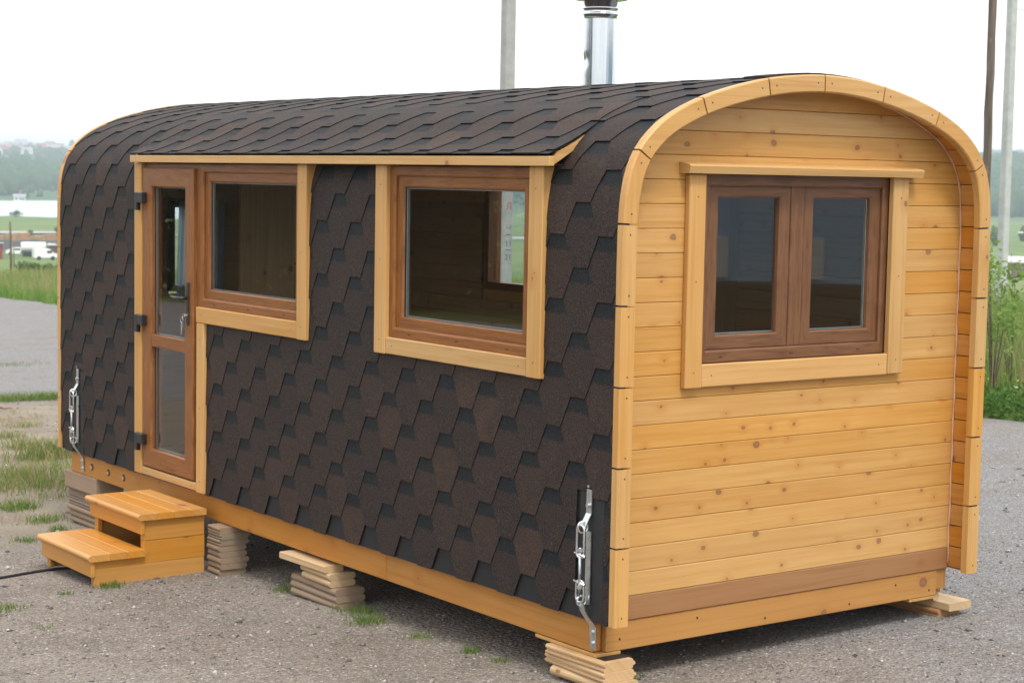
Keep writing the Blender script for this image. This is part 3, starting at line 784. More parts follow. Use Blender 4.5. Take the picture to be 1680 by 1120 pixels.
bars([(.470, .570, 1.008, 1.968, 0.001, .034), (1.790, 1.896, 1.012, 1.972, 0.001, .034), (.5715, 1.7885, 1.010, 1.113, 0.001, .030)], cas_x, cas_z, to_end, cabin)
v, f = extrude([(YW-.001, 1.972), (YW-.068, 1.972), (YW-.078, 2.004), (YW-.066, 2.013), (YW-.001, 2.022)], 0, .432, 1.955); mk('drip_cap', v, f, cas_x, cabin)

# hold-down straps with turnbuckles at both corners
def strap(yc, h):
    r = empty('tie_down_strap', (-.02, yc, -.13)); r.parent = cabin; r.matrix_parent_inverse = Matrix.Translation(-cabin.location)
    G().box(.001, -.003, yc-.095 if yc < 1 else yc-.075, yc+.075 if yc < 1 else yc+.035, .002, .570, .002).make('backing_strip', mat_mem, r)
    def flat(zz, xx, w_, name):
        V = []; n = len(zz)
        for z, x in zip(zz, xx):
            for dx in (0, -.005):
                V += [(x+dx, yc-w_/2, z), (x+dx, yc+w_/2, z)]
        Fq = []
        for i in range(n-1):
            a, b = i*4, (i+1)*4; Fq += [[a, a+1, b+1, b], [a+2, b+2, b+3, a+3], [a, b, b+2, a+2], [a+1, a+3, b+3, b+1]]
        Fq += [[0, 2, 3, 1], [4*n-4, 4*n-3, 4*n-1, 4*n-2]]; return mk(name, V, Fq, mat_zinc, r)
    flat([.585, .48, .445, .42], [-.008, -.010, -.030, -.042], .036, 'upper_strap')
    flat([.40, .20, .075], [-.008, -.009, -.010], .034, 'back_plate')
    flat([.085, .05, .015, -.03, -.132], [-.044, -.034, -.010, .024, .028], .038, 'lower_strap')
    v, f = tube([(-.012, yc, .60), (-.02, yc, .60)], .007, 8); mk('bolt', v, f, mat_steel, r)
    for x, z in ((-.015, .515), (.023, -.055), (.023, -.105)):
        v, f = tube([(x, yc, z), (x-.010, yc, z)], .011, 6); mk('bolt', v, f, mat_steel, r)
    def link_(z0, z1, x, w_, rr=.0055, turn=0.0):
        P = []
        for a in np.linspace(0, math.pi, 8): P.append((w_*math.cos(a), z1-w_+w_*math.sin(a)))
        for a in np.linspace(math.pi, 2*math.pi, 8): P.append((w_*math.cos(a), z0+w_+w_*math.sin(a)))
        v, f = tube([(x-p*math.sin(turn), yc+.006+p*math.cos(turn), z) for p, z in P], rr, 8, True); mk('shackle', v, f, mat_steel, r, smooth=True)
    link_(.395, .445, -.040, .022, .0055, 1.2); link_(.285, .43, -.052, .020, .0058, .25); link_(.088, .185, -.050, .022, .0055, .2); link_(.07, .115, -.04, .020, .0055, 1.2)
    for z in (.297, .172):
        v, f = tube([(-.052, yc-.028, z-.004), (-.052, yc+.044, z+.006)], .007, 8); mk('cross_pin', v, f, mat_steel, r, smooth=True)
    v, f = tube([(-.053, yc+.006, .33), (-.053, yc+.006, .115)], .0062, 10); mk('threaded_rod', v, f, mat_zinc, r, smooth=True)
    for z in (.312, .148):
        v, f = tube([(-.053, yc+.006, z), (-.053, yc+.006, z+.016)], .013, 6); mk('nut', v, f, mat_steel, r)
strap(.190, 0); strap(5.825, 0)

# inside: boards of the opposite wall, its window, bench, partition, curtain --------------
pin_in = pine('y', (.40, .24, .11), .5)
z = .02
while z < 1.72:
    z1 = z+.109
    for ya, yb in ([(.24, OPP[0][0]-.05), (OPP[0][1]+.05, 5.95)] if z1 > OPP[0][2]-.02 and z < OPP[0][3] else [(.24, 5.95)]):
        v, f = cbox(W-.098, W-.078, ya, yb, z+.001, z1-.001, .004); mk('lining_board', v, f, pin_in, cabin)
    z = z1
def to_right(u, z, n): return (W+n, u, z)
wo = empty('window', (W, 3.38, 1.2)); wo.parent = cabin; wo.matrix_parent_inverse = Matrix.Translation(-cabin.location)
fixed_ring('frame', (OPP[0][0]-.02, OPP[0][1]+.02, OPP[0][2]-.02, OPP[0][3]+.02, .05, -.10, .01, to_right), MF, wo)
V = [to_right(u, zz, -.03) for u, zz in ((2.58, 1.23), (4.19, 1.23), (4.19, 1.87), (2.58, 1.87))]; mk('pane', V, [[0, 1, 2, 3]], MAT_GLASS, wo, recalc=False)
wb = empty('window', (.93, L-.17, 1.1)); wb.parent = cabin; wb.matrix_parent_inverse = Matrix.Translation(-cabin.location)
def to_back(u, z, n): return (u, L-.16+n, z)
fixed_ring('frame', (BW[0]-.01, BW[1]+.01, BW[2]-.01, BW[3]+.01, .045, -.06, .01, to_back), ME, wb)
V = [to_back(u, zz, -.01) for u, zz in ((BW[0], BW[2]), (BW[1], BW[2]), (BW[1], BW[3]), (BW[0], BW[3]))]; mk('pane', V, [[0, 1, 2, 3]], MAT_GLASS, wb, recalc=False)
# curtain hung in folds before the small back window
def curtain_mat():
    k = M('voile'); a = k.n('BsdfDiffuse', {0: (.72, .77, .80)}); b = k.n('BsdfTranslucent', {0: (.55, .66, .75)}); mm = k.n('MixShader', {0: .5, 1: a.outputs[0], 2: b.outputs[0]})
    k.t.links.new(mm.outputs[0], k.out.inputs[0]); return k.mat
V = []; n = 60
for i in range(n+1):
    x = .80+.36*i/n; y = L-.24+.018*math.sin(i*.95)+.006*math.sin(i*2.3)
    for zz in (1.02, 1.40, 1.74): V.append((x-(1.74-zz)*.03, y, zz))
mk('curtain', V, [[3*i+k, 3*i+k+1, 3*i+k+4, 3*i+k+3] for i in range(n) for k in (0, 1)], curtain_mat(), cabin, smooth=True, recalc=False)
# rounded partition panel with a black edging
yp = 5.1; arc = [(1.02+.42*math.cos(a), 1.66+.42*math.sin(a)) for a in np.linspace(-.95, .7, 24)]
poly = [(.85, .1), (1.26, .1)]+arc+[(1.15, 2.05), (.85, 2.05)]
v, f = extrude(poly, 1, yp, yp+.03); mk('partition', v, f, pine('z', (.55, .34, .15), .4), cabin)
v, f = tube([(x+.003, yp, z) for x, z in arc], .007, 6); mk('edging', v, f, mat_black, cabin)
# bench and table under the end window, stove block
g_ = G().box(.35, 2.2, .26, .75, .98, 1.02, .006).box(.4, .46, .28, .34, 0, .98).box(2.1, 2.16, .28, .34, 0, .98); g_.make('bench', pine('x', (.5, .33, .17), .3), cabin)
g_ = G().box(1.55, 2.1, 2.5, 3.0, 0, .95, .01); g_.tube([(1.6, 2.2, .9), (1.6, 2.2, 2.35)], .06, 16); g_.make('stove', plain('stove_iron', (.02, .02, .022), .5, .4), cabin)
g_ = G().box(1.35, 2.27, 1.72, 1.76, .0, 2.2, .004); g_.make('partition', pine('z', (.42, .27, .13), .4), cabin)

# flue pipe ---------------------------------------------------------------------
CX, CY = 1.6, 2.203
R = .094
prof_f = [(R+.02, 2.30), (R+.02, 2.335), (R, 2.345), (R, 2.858), (R+.006, 2.861), (R+.006, 2.869), (R, 2.873), (R, 2.890), (R+.007, 2.894), (R+.007, 2.902), (R+.001, 2.907), (R+.001, 2.96)]
def dent(p):
    v = []
    for x, y, z in p:
        a = math.atan2(y-CY, x-CX); d = (a-2.75+math.pi) % (2*math.pi)-math.pi
        k_ = .016*math.exp(-(d/.33)**2)*math.exp(-((z-2.605)/.024)**2); q = 1-k_/R
        v.append((CX+(x-CX)*q, CY+(y-CY)*q, z))
    return v
pr2 = []
for (r0, z0), (r1, z1) in zip(prof_f[:-1], prof_f[1:]):
    n = 24 if z1-z0 > .3 else 1
    for i in range(n): pr2.append((r0+(r1-r0)*i/n, z0+(z1-z0)*i/n))
pr2.append(prof_f[-1]); v, f = lathe(pr2, CX, CY, 64)
def inox():
    k = M('polished_stainless'); g = k.noise(k.vmath('MULTIPLY', k.obj(), (60, 60, 1.5)), 1.0, 3); return k.bsdf(col=(.64, .67, .70), metal=1.0, rough=k.rng(g, .3, .7, .12, .22), normal=k.bump(k.noise(k.obj(), 9, 2), .04, .01))
fl = mk('flue_pipe', dent(v), f, inox(), cabin, smooth=True)
v, f = lathe([(.02, 2.945), (.15, 2.947), (.152, 2.953), (.10, 2.98), (.02, 3.04)], CX, CY, 48); mk('rain_cap', v, f, inox(), fl)

# ------------------------------------------------------------------ wooden steps at the door
steps = empty('wooden_steps', (-.42, 4.19, -.465), 'varnished pine two-tread step box in front of the glazed door', 'steps')
st_x, st_y = pine('x', (.52, .25, .050), .5, kscale=3.5), pine('y', (.54, .245, .042), .35, kscale=3.5)
for ya in (3.830, 4.520):
    yb = ya+.024
    G().box(-.750, -.050, ya, yb, -.470, -.3555, .003).make('side_board', st_x, steps)
    v, f = extrude([(-.750, -.354), (-.050, -.354), (-.050, -.2235), (-.440, -.2235), (-.440, -.310), (-.750, -.310)], 1, ya, yb); mk('side_board', v, f, st_x, steps)
    G().box(-.440, -.050, ya, yb, -.222, -.0985, .003).make('side_board', st_x, steps)
    yi = (yb+.001, yb+.026) if ya < 4 else (ya-.026, ya-.001)
    G().box(-.749, -.722, yi[0], yi[1], -.465, -.312, .002).make('batten', st_y, steps)
    G().box(-.440, -.412, yi[0], yi[1], -.40, -.099, .002).make('batten', st_y, steps)
G().box(-.776, -.7515, 3.815, 4.560, -.402, -.3115, .003).make('riser_board', st_y, steps)
G().box(-.465, -.4415, 3.815, 4.560, -.182, -.0985, .003).make('riser_board', st_y, steps)
G().box(-.075, -.052, 3.856, 4.518, -.46, -.10, .003).make('back_board', st_y, steps)
def tread(xs, z0, z1):
    for i in range(len(xs)-1):
        a, b = xs[i]+.0008, xs[i+1]-.0008; h = z1-z0; c = .0035
        if i == 0: nose = [(a+h*.5-h*.5*math.sin(t), (z0+z1)/2+h*.5*math.cos(t)*.98) for t in np.linspace(.15, math.pi, 9)]; poly = [(a+.022, z1-.003), (a+.026, z1)][::-1][:0]+nose[::-1]+[(a+.03, z1), (b-c, z1), (b, z1-c), (b, z0)]
        else: poly = [(a, z0), (a, z1-c), (a+c, z1), (b-c, z1), (b, z1-c), (b, z0)]
        if i == 0: poly = [(b, z0)]+nose[::-1]+[(b-c, z1), (b, z1-c)]
        v, f = extrude(poly, 1, 3.800, 4.580); mk('tread_board', v, f, st_y, steps)
tread([-.800, -.665, -.560, -.4405], -.3095, -.270)
tread([-.492, -.372, -.262, -.152, -.050], -.0975, -.060)

# ------------------------------------------------------------------ packing stacks under the frame: every board a thing
def board(label, x0, x1, y0, y1, z0, z1, mat, kind='tongue', yaw=0.0, group='boards stacked under the cabin', name='support_board', cat='board'):
    h = z1-z0; zc = (z0+z1)/2
    if kind == 'round':
        l = [(x0+h*.5-h*.5*math.sin(t), zc+h*.5*math.cos(t)) for t in np.linspace(.2, math.pi-.2, 7)]; r = [(x1-h*.5+h*.5*math.sin(t), zc-h*.5*math.cos(t)) for t in np.linspace(.2, math.pi-.2, 7)]
        poly = l+r
    elif kind == 'tongue':
        l = [(x0+.006, z1), (x0, z1-h*.18), (x0, zc+h*.16), (x0+.010, zc+h*.12), (x0+.010, zc-h*.12), (x0, zc-h*.16), (x0, z0+h*.18), (x0+.006, z0)]
        r = [(x1-.006, z0), (x1, z0+h*.18), (x1, zc-h*.18), (x1+.012, zc-h*.13), (x1+.012, zc+h*.13), (x1, zc+h*.18), (x1, z1-h*.18), (x1-.006, z1)]
        poly = l+r
    else: poly = [(x0+.004, z1), (x0, z1-.004), (x0, z0+.004), (x0+.004, z0), (x1-.004, z0), (x1, z0+.004), (x1, z1-.004), (x1-.004, z1)]
    v, f = extrude(poly, 1, y0, y1)
    cx, cy = (x0+x1)/2, (y0+y1)/2; c, s = math.cos(yaw), math.sin(yaw)
    v = [(cx+(a-cx)*c-(b-cy)*s, cy+(a-cx)*s+(b-cy)*c, z) for a, b, z in v]
    return tag(mk(name, v, f, mat), label, cat, group)
FRESH = (.52, .36, .20); AGED = (.28, .19, .12); GREY = (.25, .18, .12)
fresh, aged, grey_w = pine('y', FRESH, .15, .65, coat=0, name='raw_pine'), pine('y', AGED, .15, .8, coat=0, name='aged_pine', grey=.25), pine('y', GREY, .1, .85, coat=0, name='grey_pine', grey=.3)
ordn = ['topmost', 'second', 'third', 'fourth', 'fifth', 'sixth', 'seventh', 'eighth']
def ordl(i): return 'topmost board' if i == 0 else ordn[i]+' board from the top'
# near corner
zt = -.169
for i, (dx0, dx1, dy0, dy1, mm, kd) in enumerate([(.0, .17, .085, .50, fresh, 'tongue'), (.005, .175, .075, .52, fresh, 'tongue'), (.0, .18, .06, .46, aged, 'round')]):
    board(f'{ordl(i)} in the fresh timber stack under the near corner', dx0, dx1, dy0, dy1, zt-.045, zt-.0006, fresh if i < 2 else pine('y', (.55, .38, .2), .15, .65, coat=0), kd, (.02, -.03, .04)[i]); zt -= .0456
tag(mk('rubber_pad', *cbox(.03, .185, .11, .30, -.1688, -.1684, .0001), mat_black), 'black rubber sheet on the near corner stack', 'rubber sheet')
# middle of the long side
z = float(plane(.09, 2.6)); n6 = [(.0, .185, 2.375, 2.87, aged, 'round')]*3+[(-.01, .155, 2.42, 2.74, fresh, 'round')]*2+[(-.03, .09, 2.46, 2.93, fresh, 'flat')]
hh = (-.169-z)/6
for i, (x0, x1, y0, y1, mm, kd) in enumerate(n6):
    board(f'{ordl(5-i)} in the stack below the gap between the windows', x0, x1, y0+random.uniform(-.01, .01), y1+random.uniform(-.01, .01), z+.0004, z+hh-.0004, mm, kd, random.uniform(-.03, .03)); z += hh
# beside the steps
z = float(plane(.04, 3.72)); hh = (-.154-z)/8
for i in range(8):
    board(f'{ordl(7-i)} in the weathered stack against the wooden steps', -.050+random.uniform(-.006, .006), .135+random.uniform(-.012, .012), 3.63+random.uniform(-.008, .008), 3.79, z+.0004, z+hh-.0004, (aged, grey_w)[i in (3, 5, 6)], 'round' if i < 5 else 'tongue', random.uniform(-.025, .025)); z += hh
# far corner
z = float(plane(.1, 5.85)); hh = (-.268-z)/6
for i in range(6):
    board(f'{ordl(5-i)} in the grey far corner stack', .045+random.uniform(-.006, .006), .23, 5.62+random.uniform(-.01, .01), 6.13, z+.0004, z+hh-.0004, (aged, grey_w)[i > 2], 'round' if i < 3 else 'tongue', random.uniform(-.02, .02)); z += hh
board('thick weathered timber block on the far corner stack', .02, .22, 5.60, 6.12, -.2675, -.1505, pine('y', (.32, .22, .14), .35, .85, coat=0, grey=.2), 'flat', .02, None, 'support_block', 'block')
# far right foot of the plank end
zr = float(plane(2.38, .5))
board('brown lower board under the right foot of the plank end', 2.29, 2.445, .175, .95, zr+.0005, zr+.047, pine('y', (.40, .22, .10), .2, .7, coat=0), 'tongue', -.02)
board('pale upper board under the right foot of the plank end', 2.30, 2.47, .12, .90, zr+.0475, zr+.089, fresh, 'flat', .01)
board('hidden packing board between frame and right foot', 2.285, 2.325, .21, .85, zr+.0895, -.1505, fresh, 'flat', 0)

# cable, stick, green sheet
def on_ground(pts, h): return [(x, y, float(plane(x, y))+h) for x, y in pts]
cp = catmull([(-3.3, 4.25), (-2.2, 4.40), (-1.5, 4.36), (-1.05, 4.43), (-.74, 4.47), (-.35, 4.35), (-.2, 4.42), (.3, 4.6)], 10)
v, f = tube(on_ground([tuple(p) for p in cp], .008), .0085, 8); tag(mk('power_cable', v, f, mat_black, smooth=True), 'black power cable running across the ground to the steps', 'cable')
v, f = cbox(2.60, 2.70, 14.15, 14.65, -.785, -.765, .006); tag(mk('wood_scrap', v, f, plain('scrap_wood', (.22, .15, .12), .9)), 'short flat wood scrap lying on bare ground beyond the far end', 'wood scrap')
V = []; 
for i in range(13):
    for j in range(7):
        t, u_ = i/12, j/6; x = .30+.75*t; y = 6.33+.12*u_+.25*t
        zz = -.20-.10*u_*u_+.16*math.sin(t*2.2)*(1-t)-.28*t*t+.012*math.sin(t*13+u_*4); V += [(x, y, zz)]
nb = len(V); V += [(x, y, z-.004) for x, y, z in V]
Fq = []
for i in range(12):
    for j in range(6):
        a = i*7+j; Fq += [[a, a+1, a+8, a+7], [nb+a, nb+a+7, nb+a+8, nb+a+1]]
tag(mk('plastic_sheet', V, Fq, plain('green_plastic', (.02, .20, .045), .35), smooth=True), 'green plastic sheet lying behind the far corner stack', 'plastic sheet')

# ------------------------------------------------------------------ poles
def concrete(name, col):
    k = M(name); p = k.obj(); a = k.noise(p, 6, 4, .6); b = k.noise(p, 60, 3, .7); C = np.array(col)
    c = k.ramp(a, [(.3, tuple(C*.85)), (.7, tuple(C*1.1))]); c = k.mix(k.rng(b, .60, .72, 0, .7), c, tuple(C*.45))
    return k.bsdf(col=c, rough=.9, spec=.2, normal=k.bump(b, .4, .01))
def square_pole(x, y, zb, zt, a0, a1, lean=(0, 0)):
    V = []; n = 8
    for z, a in ((zb, a0), (zt, a1)):
        t = (z-zb)/(zt-zb); ox, oy = x+lean[0]*(z-zb), y+lean[1]*(z-zb); c = .018
        for sx, sy, m_ in ((-1, -1, 0), (1, -1, 1), (1, 1, 0), (-1, 1, 1)):
            p = [(ox+sx*(a/2-c), oy+sy*a/2, z), (ox+sx*a/2, oy+sy*(a/2-c), z)]; V += (p[::-1] if m_ == 0 else p)
    Fq = [[i, (i+1) % n, n+(i+1) % n, n+i] for i in range(n)]+[list(range(n)), list(range(n, 2*n))]
    return V, Fq
pole = empty('concrete_pole', (11.33, 16.58, -.75), 'slim grey concrete pole rising behind the roof beside the flue', 'pole')
V, Fq = square_pole(11.33, 16.58, -.75, 9.5, .185, .165); mk('shaft', V, Fq, concrete('cast_concrete', (.36, .36, .345)), pole)
ink, red = plain('black_paint', (.03, .03, .03), .8), plain('red_paint', (.35, .05, .06), .8)
def paint_text(txt, zc, size, mat):
    cu = bpy.data.curves.new('txt', 'FONT'); cu.body = txt; cu.size = size; cu.align_x = 'CENTER'; cu.align_y = 'CENTER'; cu.extrude = .001
    to = bpy.data.objects.new('txt', cu); COL.objects.link(to); bpy.context.view_layer.update()
    me = bpy.data.meshes.new_from_object(to.evaluated_get(bpy.context.evaluated_depsgraph_get())); bpy.data.objects.remove(to); me.materials.clear(); me.materials.append(mat)
    Mx = Matrix.Translation((11.335, 16.58-.0925+.0012*(zc), zc)) @ Matrix.Rotation(math.radians(90), 4, 'X'); me.transform(Mx); link('painted_number', me, pole)
paint_text('Л', 1.50, .15, red); paint_text('1-3', 1.19, .085, ink); paint_text('11', .94, .13, ink); paint_text('21', .74, .12, ink)
for z in (1.075, .845): G().box(11.285, 11.385, 16.58-.0935+.0008*z, 16.585, z, z+.012, .001).make('painted_line', ink, pole)
p2 = empty('concrete_pole', (21.4, 15.36, -.9), 'pale concrete pole at the right edge, beside the wooden pole', 'pole')
V, Fq = square_pole(21.40, 15.367, -1.0, 12, .158, .138, (-.0223, -.0147)); mk('shaft', V, Fq, concrete('pale_concrete', (.48, .49, .48)), p2)
def bark():
    k = M('weathered_log'); p = k.obj(); a = k.noise(k.vmath('MULTIPLY', p, (14, 14, 1.2)), 1.0, 4, .6); b = k.noise(k.vmath('MULTIPLY', p, (5, 5, 2.2)), 1.6, 3)
    c = k.ramp(a, [(.3, (.09, .068, .055)), (.6, (.17, .135, .11)), (.8, (.23, .19, .155))]); c = k.mix(k.rng(b, .62, .68, 0, .8), c, (.36, .17, .09))
    return k.bsdf(col=c, rough=.9, spec=.15, normal=k.bump(a, .6, .02))
g_ = G(); path = []; rad = []
for i in range(40):
    t = i/39; z = -.9+12*t; path.append((18.865-(z-2.367)*.0437+.006*math.sin(i*1.3), 13.712-(z-2.367)*.0334+.005*math.cos(i*1.9), z)); rad.append(.072-.012*t+.003*math.sin(i*2.1))
g_.tube(path, rad, 14)
tag(g_.make('wooden_pole', bark(), None, True), 'weathered round timber pole with knots behind the right end', 'pole')
wp = [(21.28+t*6, 15.29-t*5.2, 5.05-.45*t-.6*t*(1-t)) for t in np.linspace(0, 1, 14)]
v, f = tube(wp, .006, 5); tag(mk('overhead_wire', v, f, mat_black), 'thin dark wire hanging off the pale concrete pole', 'wire')

# ------------------------------------------------------------------ vegetation
def leafmat(name, stops, scale=3.0, trans=.35):
    k = M(name); p = k.n('NewGeometry').outputs['Position']; a = k.noise(p, scale, 3, .6); b = k.noise(p, scale*14, 2)
    c = k.ramp(k.math('MULTIPLY_ADD', b, .5, k.math('MULTIPLY', a, .55)), stops)
    d = k.n('BsdfDiffuse', {0: c}); t = k.n('BsdfTranslucent', {0: c}); mm = k.n('MixShader', {0: trans, 1: d.outputs[0], 2: t.outputs[0]})
    k.t.links.new(mm.outputs[0], k.out.inputs[0]); return k.mat
m_green = leafmat('grass_green', [(.3, (.085, .165, .030)), (.5, (.16, .27, .058)), (.7, (.27, .34, .11))], 1.2)
m_dry = leafmat('grass_dry', [(.3, (.22, .17, .08)), (.5, (.34, .28, .15)), (.7, (.42, .36, .2))], 1.5)
m_tuft = leafmat('tuft_green', [(.3, (.075, .14, .028)), (.5, (.135, .215, .048)), (.7, (.21, .27, .085))], 1.2)
m_leaf = leafmat('broad_leaf', [(.3, (.042, .098, .022)), (.5, (.085, .17, .038)), (.7, (.15, .235, .07))], 2.0)
m_yel = plain('yellow_petals', (.65, .50, .04), .7); m_white = plain('white_petals', (.7, .7, .66), .7)
def blades(x, y, z, h, wd, lean, seed):
    r = np.random.default_rng(seed); n = len(x); a = r.uniform(0, 6.283, n); b = r.uniform(0, 6.283, n)
    ca, sa = np.cos(a), np.sin(a); lx, ly = np.cos(b)*lean*h, np.sin(b)*lean*h
    P = np.zeros((n, 5, 3))
    for i, (t, wt) in enumerate(((0, 1), (0, 1), (.55, .75), (.55, .75), (1, 0))):
        sg = -1 if i % 2 == 0 else 1
        P[:, i, 0] = x+lx*t*t+ca*wd*wt*sg*.5; P[:, i, 1] = y+ly*t*t+sa*wd*wt*sg*.5; P[:, i, 2] = z+h*t*(1-.25*lean*t)
    Fi = np.array([[0, 1, 3], [0, 3, 2], [2, 3, 4]])
    return P.reshape(-1, 3), (Fi[None]+5*np.arange(n)[:, None, None]).reshape(-1, 3)
def leaves(c, n, spread, size, seed, flat=.5):
    """n leaf quads scattered in ellipsoids round the centres c (k,3); spread (k,3) or one triple"""
    r = np.random.default_rng(seed); c = np.asarray(c, float); k = r.integers(0, len(c), n); d = r.normal(size=(n, 3)); d /= np.linalg.norm(d, axis=1)[:, None]
    rad = r.random(n)**.45; sp = np.asarray(spread, float); sp = sp[k] if sp.ndim == 2 else sp[None]
    p = c[k]+d*rad[:, None]*sp
    u = r.normal(size=(n, 3)); u[:, 2] *= flat; u /= np.linalg.norm(u, axis=1)[:, None]; v = np.cross(u, r.normal(size=(n, 3))); v /= np.linalg.norm(v, axis=1)[:, None]
    s = size*r.uniform(.6, 1.3, n)[:, None]
    P = np.stack([p-u*s, p+v*s*.5, p+u*s, p-v*s*.5], 1); return P.reshape(-1, 3), np.arange(4*n).reshape(-1, 4)
def join(parts):
    V = []; Fq = []; fm = []; o = 0
    for v, f, m_ in parts: V.append(v); Fq.append(f+o); fm.append(np.full(len(f), m_)); o += len(v)
    return np.concatenate(V), np.concatenate(Fq), np.concatenate(fm)
def scatter_verge(n, w0, w1, y0, y1, seed, p=1.0):
    r = np.random.default_rng(seed); y = y0+(y1-y0)*r.random(n)**p; wv = w0+(w1-w0)*r.random(n)**1.25; x = 9.6+.115*(y-6)+wv; return x, y, wv, r
parts = []
x, y, wv, r = scatter_verge(95000, .05, 11, -3, 30, 11, 1.2); h = (.16+.50*sstep(0, 3.0, wv))*r.uniform(.6, 1.35, len(x)); z = terrain(x, y)
parts.append((*blades(x, y, z, h, .012*np.ones(len(x)), r.uniform(.1, .7, len(x)), 12), 0))
x, y, wv, r = scatter_verge(16000, .5, 11, -3, 30, 13, 1.2); h = r.uniform(.5, 1.05, len(x)); parts.append((*blades(x, y, terrain(x, y), h, .006*np.ones(len(x)), r.uniform(.05, .35, len(x)), 14), 1))
x, y, wv, r = scatter_verge(26000, .1, 12, 30, 66, 15); h = r.uniform(.18, .45, len(x)); parts.append((*blades(x, y, terrain(x, y), h, .03*np.ones(len(x)), r.uniform(.1, .5, len(x)), 16), 0))
x, y, wv, r = scatter_verge(8000, .5, 12, 30, 66, 17); h = r.uniform(.25, .58, len(x)); parts.append((*blades(x, y, terrain(x, y), h, .02*np.ones(len(x)), r.uniform(.05, .35, len(x)), 18), 1))
v, f, fm = join(parts); o = link('verge_grass', fast_mesh('verge_grass', v, f, [m_green, m_dry], fm=fm)); tag(o, 'tall green and straw-coloured grass along the edge of the yard', 'grass', kind='stuff')
# broad-leaved weeds at the foot of the verge, with a few small flowers
x, y, wv, r = scatter_verge(900, .02, 1.1, -2, 24, 21, 1.2); z = terrain(x, y)
c = np.stack([x, y, z+.13], 1); sp = np.stack([r.uniform(.08, .16, len(x)), r.uniform(.08, .16, len(x)), r.uniform(.12, .22, len(x))], 1)
a = leaves(c, 26000, sp, .034, 22, .7)
x, y, wv, r = scatter_verge(260, .05, 2.2, -2, 24, 23, 1.2); c2 = np.stack([x, y, terrain(x, y)+r.uniform(.25, .5, len(x))], 1)
b = leaves(c2, 900, (.02, .02, .02), .016, 24, .5)
x, y, wv, r = scatter_verge(160, .05, 2.2, -2, 24, 25, 1.2); c3 = np.stack([x, y, terrain(x, y)+r.uniform(.2, .45, len(x))], 1); d = leaves(c3, 500, (.03, .03, .01), .014, 26, .3)
v, f, fm = join([(*a, 0), (*b, 1), (*d, 2)]); o = link('verge_weeds', fast_mesh('verge_weeds', v, f, [m_leaf, m_yel, m_white], fm=fm)); tag(o, 'leafy dark green weeds with tiny yellow and white flowers at the road edge', 'weeds', kind='stuff')
# tufts in the yard and the straw patch beyond the far end
T = [(-.68, 3.77, .10, .05, 160), (.06, 2.25, .10, .06, 160), (-.02, 2.0, .11, .06, 260), (-.01, 1.53, .08, .035, 90), (0, 1.1, .06, .055, 90), (0, .86, .06, .035, 70), (.05, 3.0, .10, .05, 120), (.29, 3.21, .10, .05, 120), (-.42, 4.73, .10, .05, 60), (-1.38, 3.55, .10, .05, 90), (-1.33, 3.61, .05, .04, 40), (-.96, 3.72, .05, .04, 30), (-1.39, 2.97, .05, .03, 25), (-.01, 6.94, .16, .13, 260), (-.07, 6.27, .13, .09, 200), (-.15, 5.84, .08, .07, 90), (-.24, 5.35, .12, .05, 140), (-.49, 5.57, .10, .06, 120), (1.41, 10.47, .22, .14, 300), (1.61, 11.39, .18, .1, 200), (.54, 8.57, .38, .15, 420), (.65, 8.23, .38, .14, 340), (.61, 7.82, .36, .11, 260), (.4, 8.0, .38, .13, 380), (.47, 7.3, .3, .07, 160), (1.05, 8.84, .4, .12, 320), (1.21, 7.71, .25, .18, 300), (1.48, 8.43, .3, .2, 300), (2.1, 12.2, .2, .08, 120), (.15, 9.2, .25, .15, 300), (-.3, 8.2, .3, .16, 500), (1.3, 9.6, .3, .2, 500), (.29, .22, .06, .04, 50), (5.1, 20.4, .5, .05, 300)]
T += [(2.6+.21*i, 15.25-.09*i, .22, .12, 420) for i in range(-4, 9)]
gp = []; rr = np.random.default_rng(31)
for i, (cx, cy, rad, hh, n) in enumerate(T):
    q = rr.normal(size=(n, 2))*rad*.5; x, y = cx+q[:, 0], cy+q[:, 1]; h = hh*(.75 if cy < 7 else 1)*rr.uniform(.3, 1.2, n)
    dry = .40 if (cy > 7 and cy < 13) else .06
    k = rr.random(n) < dry
    for sel, m_ in ((~k, 0), (k, 1)):
        if sel.sum(): gp.append((*blades(x[sel], y[sel], plane(x[sel], y[sel]), h[sel], np.full(sel.sum(), max(.005, hh*.045)), rr.uniform(.2, .95, sel.sum()), 40+i), m_))
n = 16000; x = rr.uniform(-1.2, 2.6, n); y = rr.uniform(6.2, 14.5, n); kk = lump(x, y, .55, 2.2)+rr.normal(size=n)*.25 > .15; x, y = x[kk], y[kk]
gp.append((*blades(x, y, plane(x, y), rr.uniform(.02, .10, len(x)), np.full(len(x), .006), rr.uniform(.4, .95, len(x)), 99), 1))
v, f, fm = join(gp); o = link('grass_tufts', fast_mesh('grass_tufts', v, f, [m_tuft, m_dry], fm=fm)); tag(o, 'low tufts of green grass and dry straw growing through the yard', 'grass', kind='stuff')

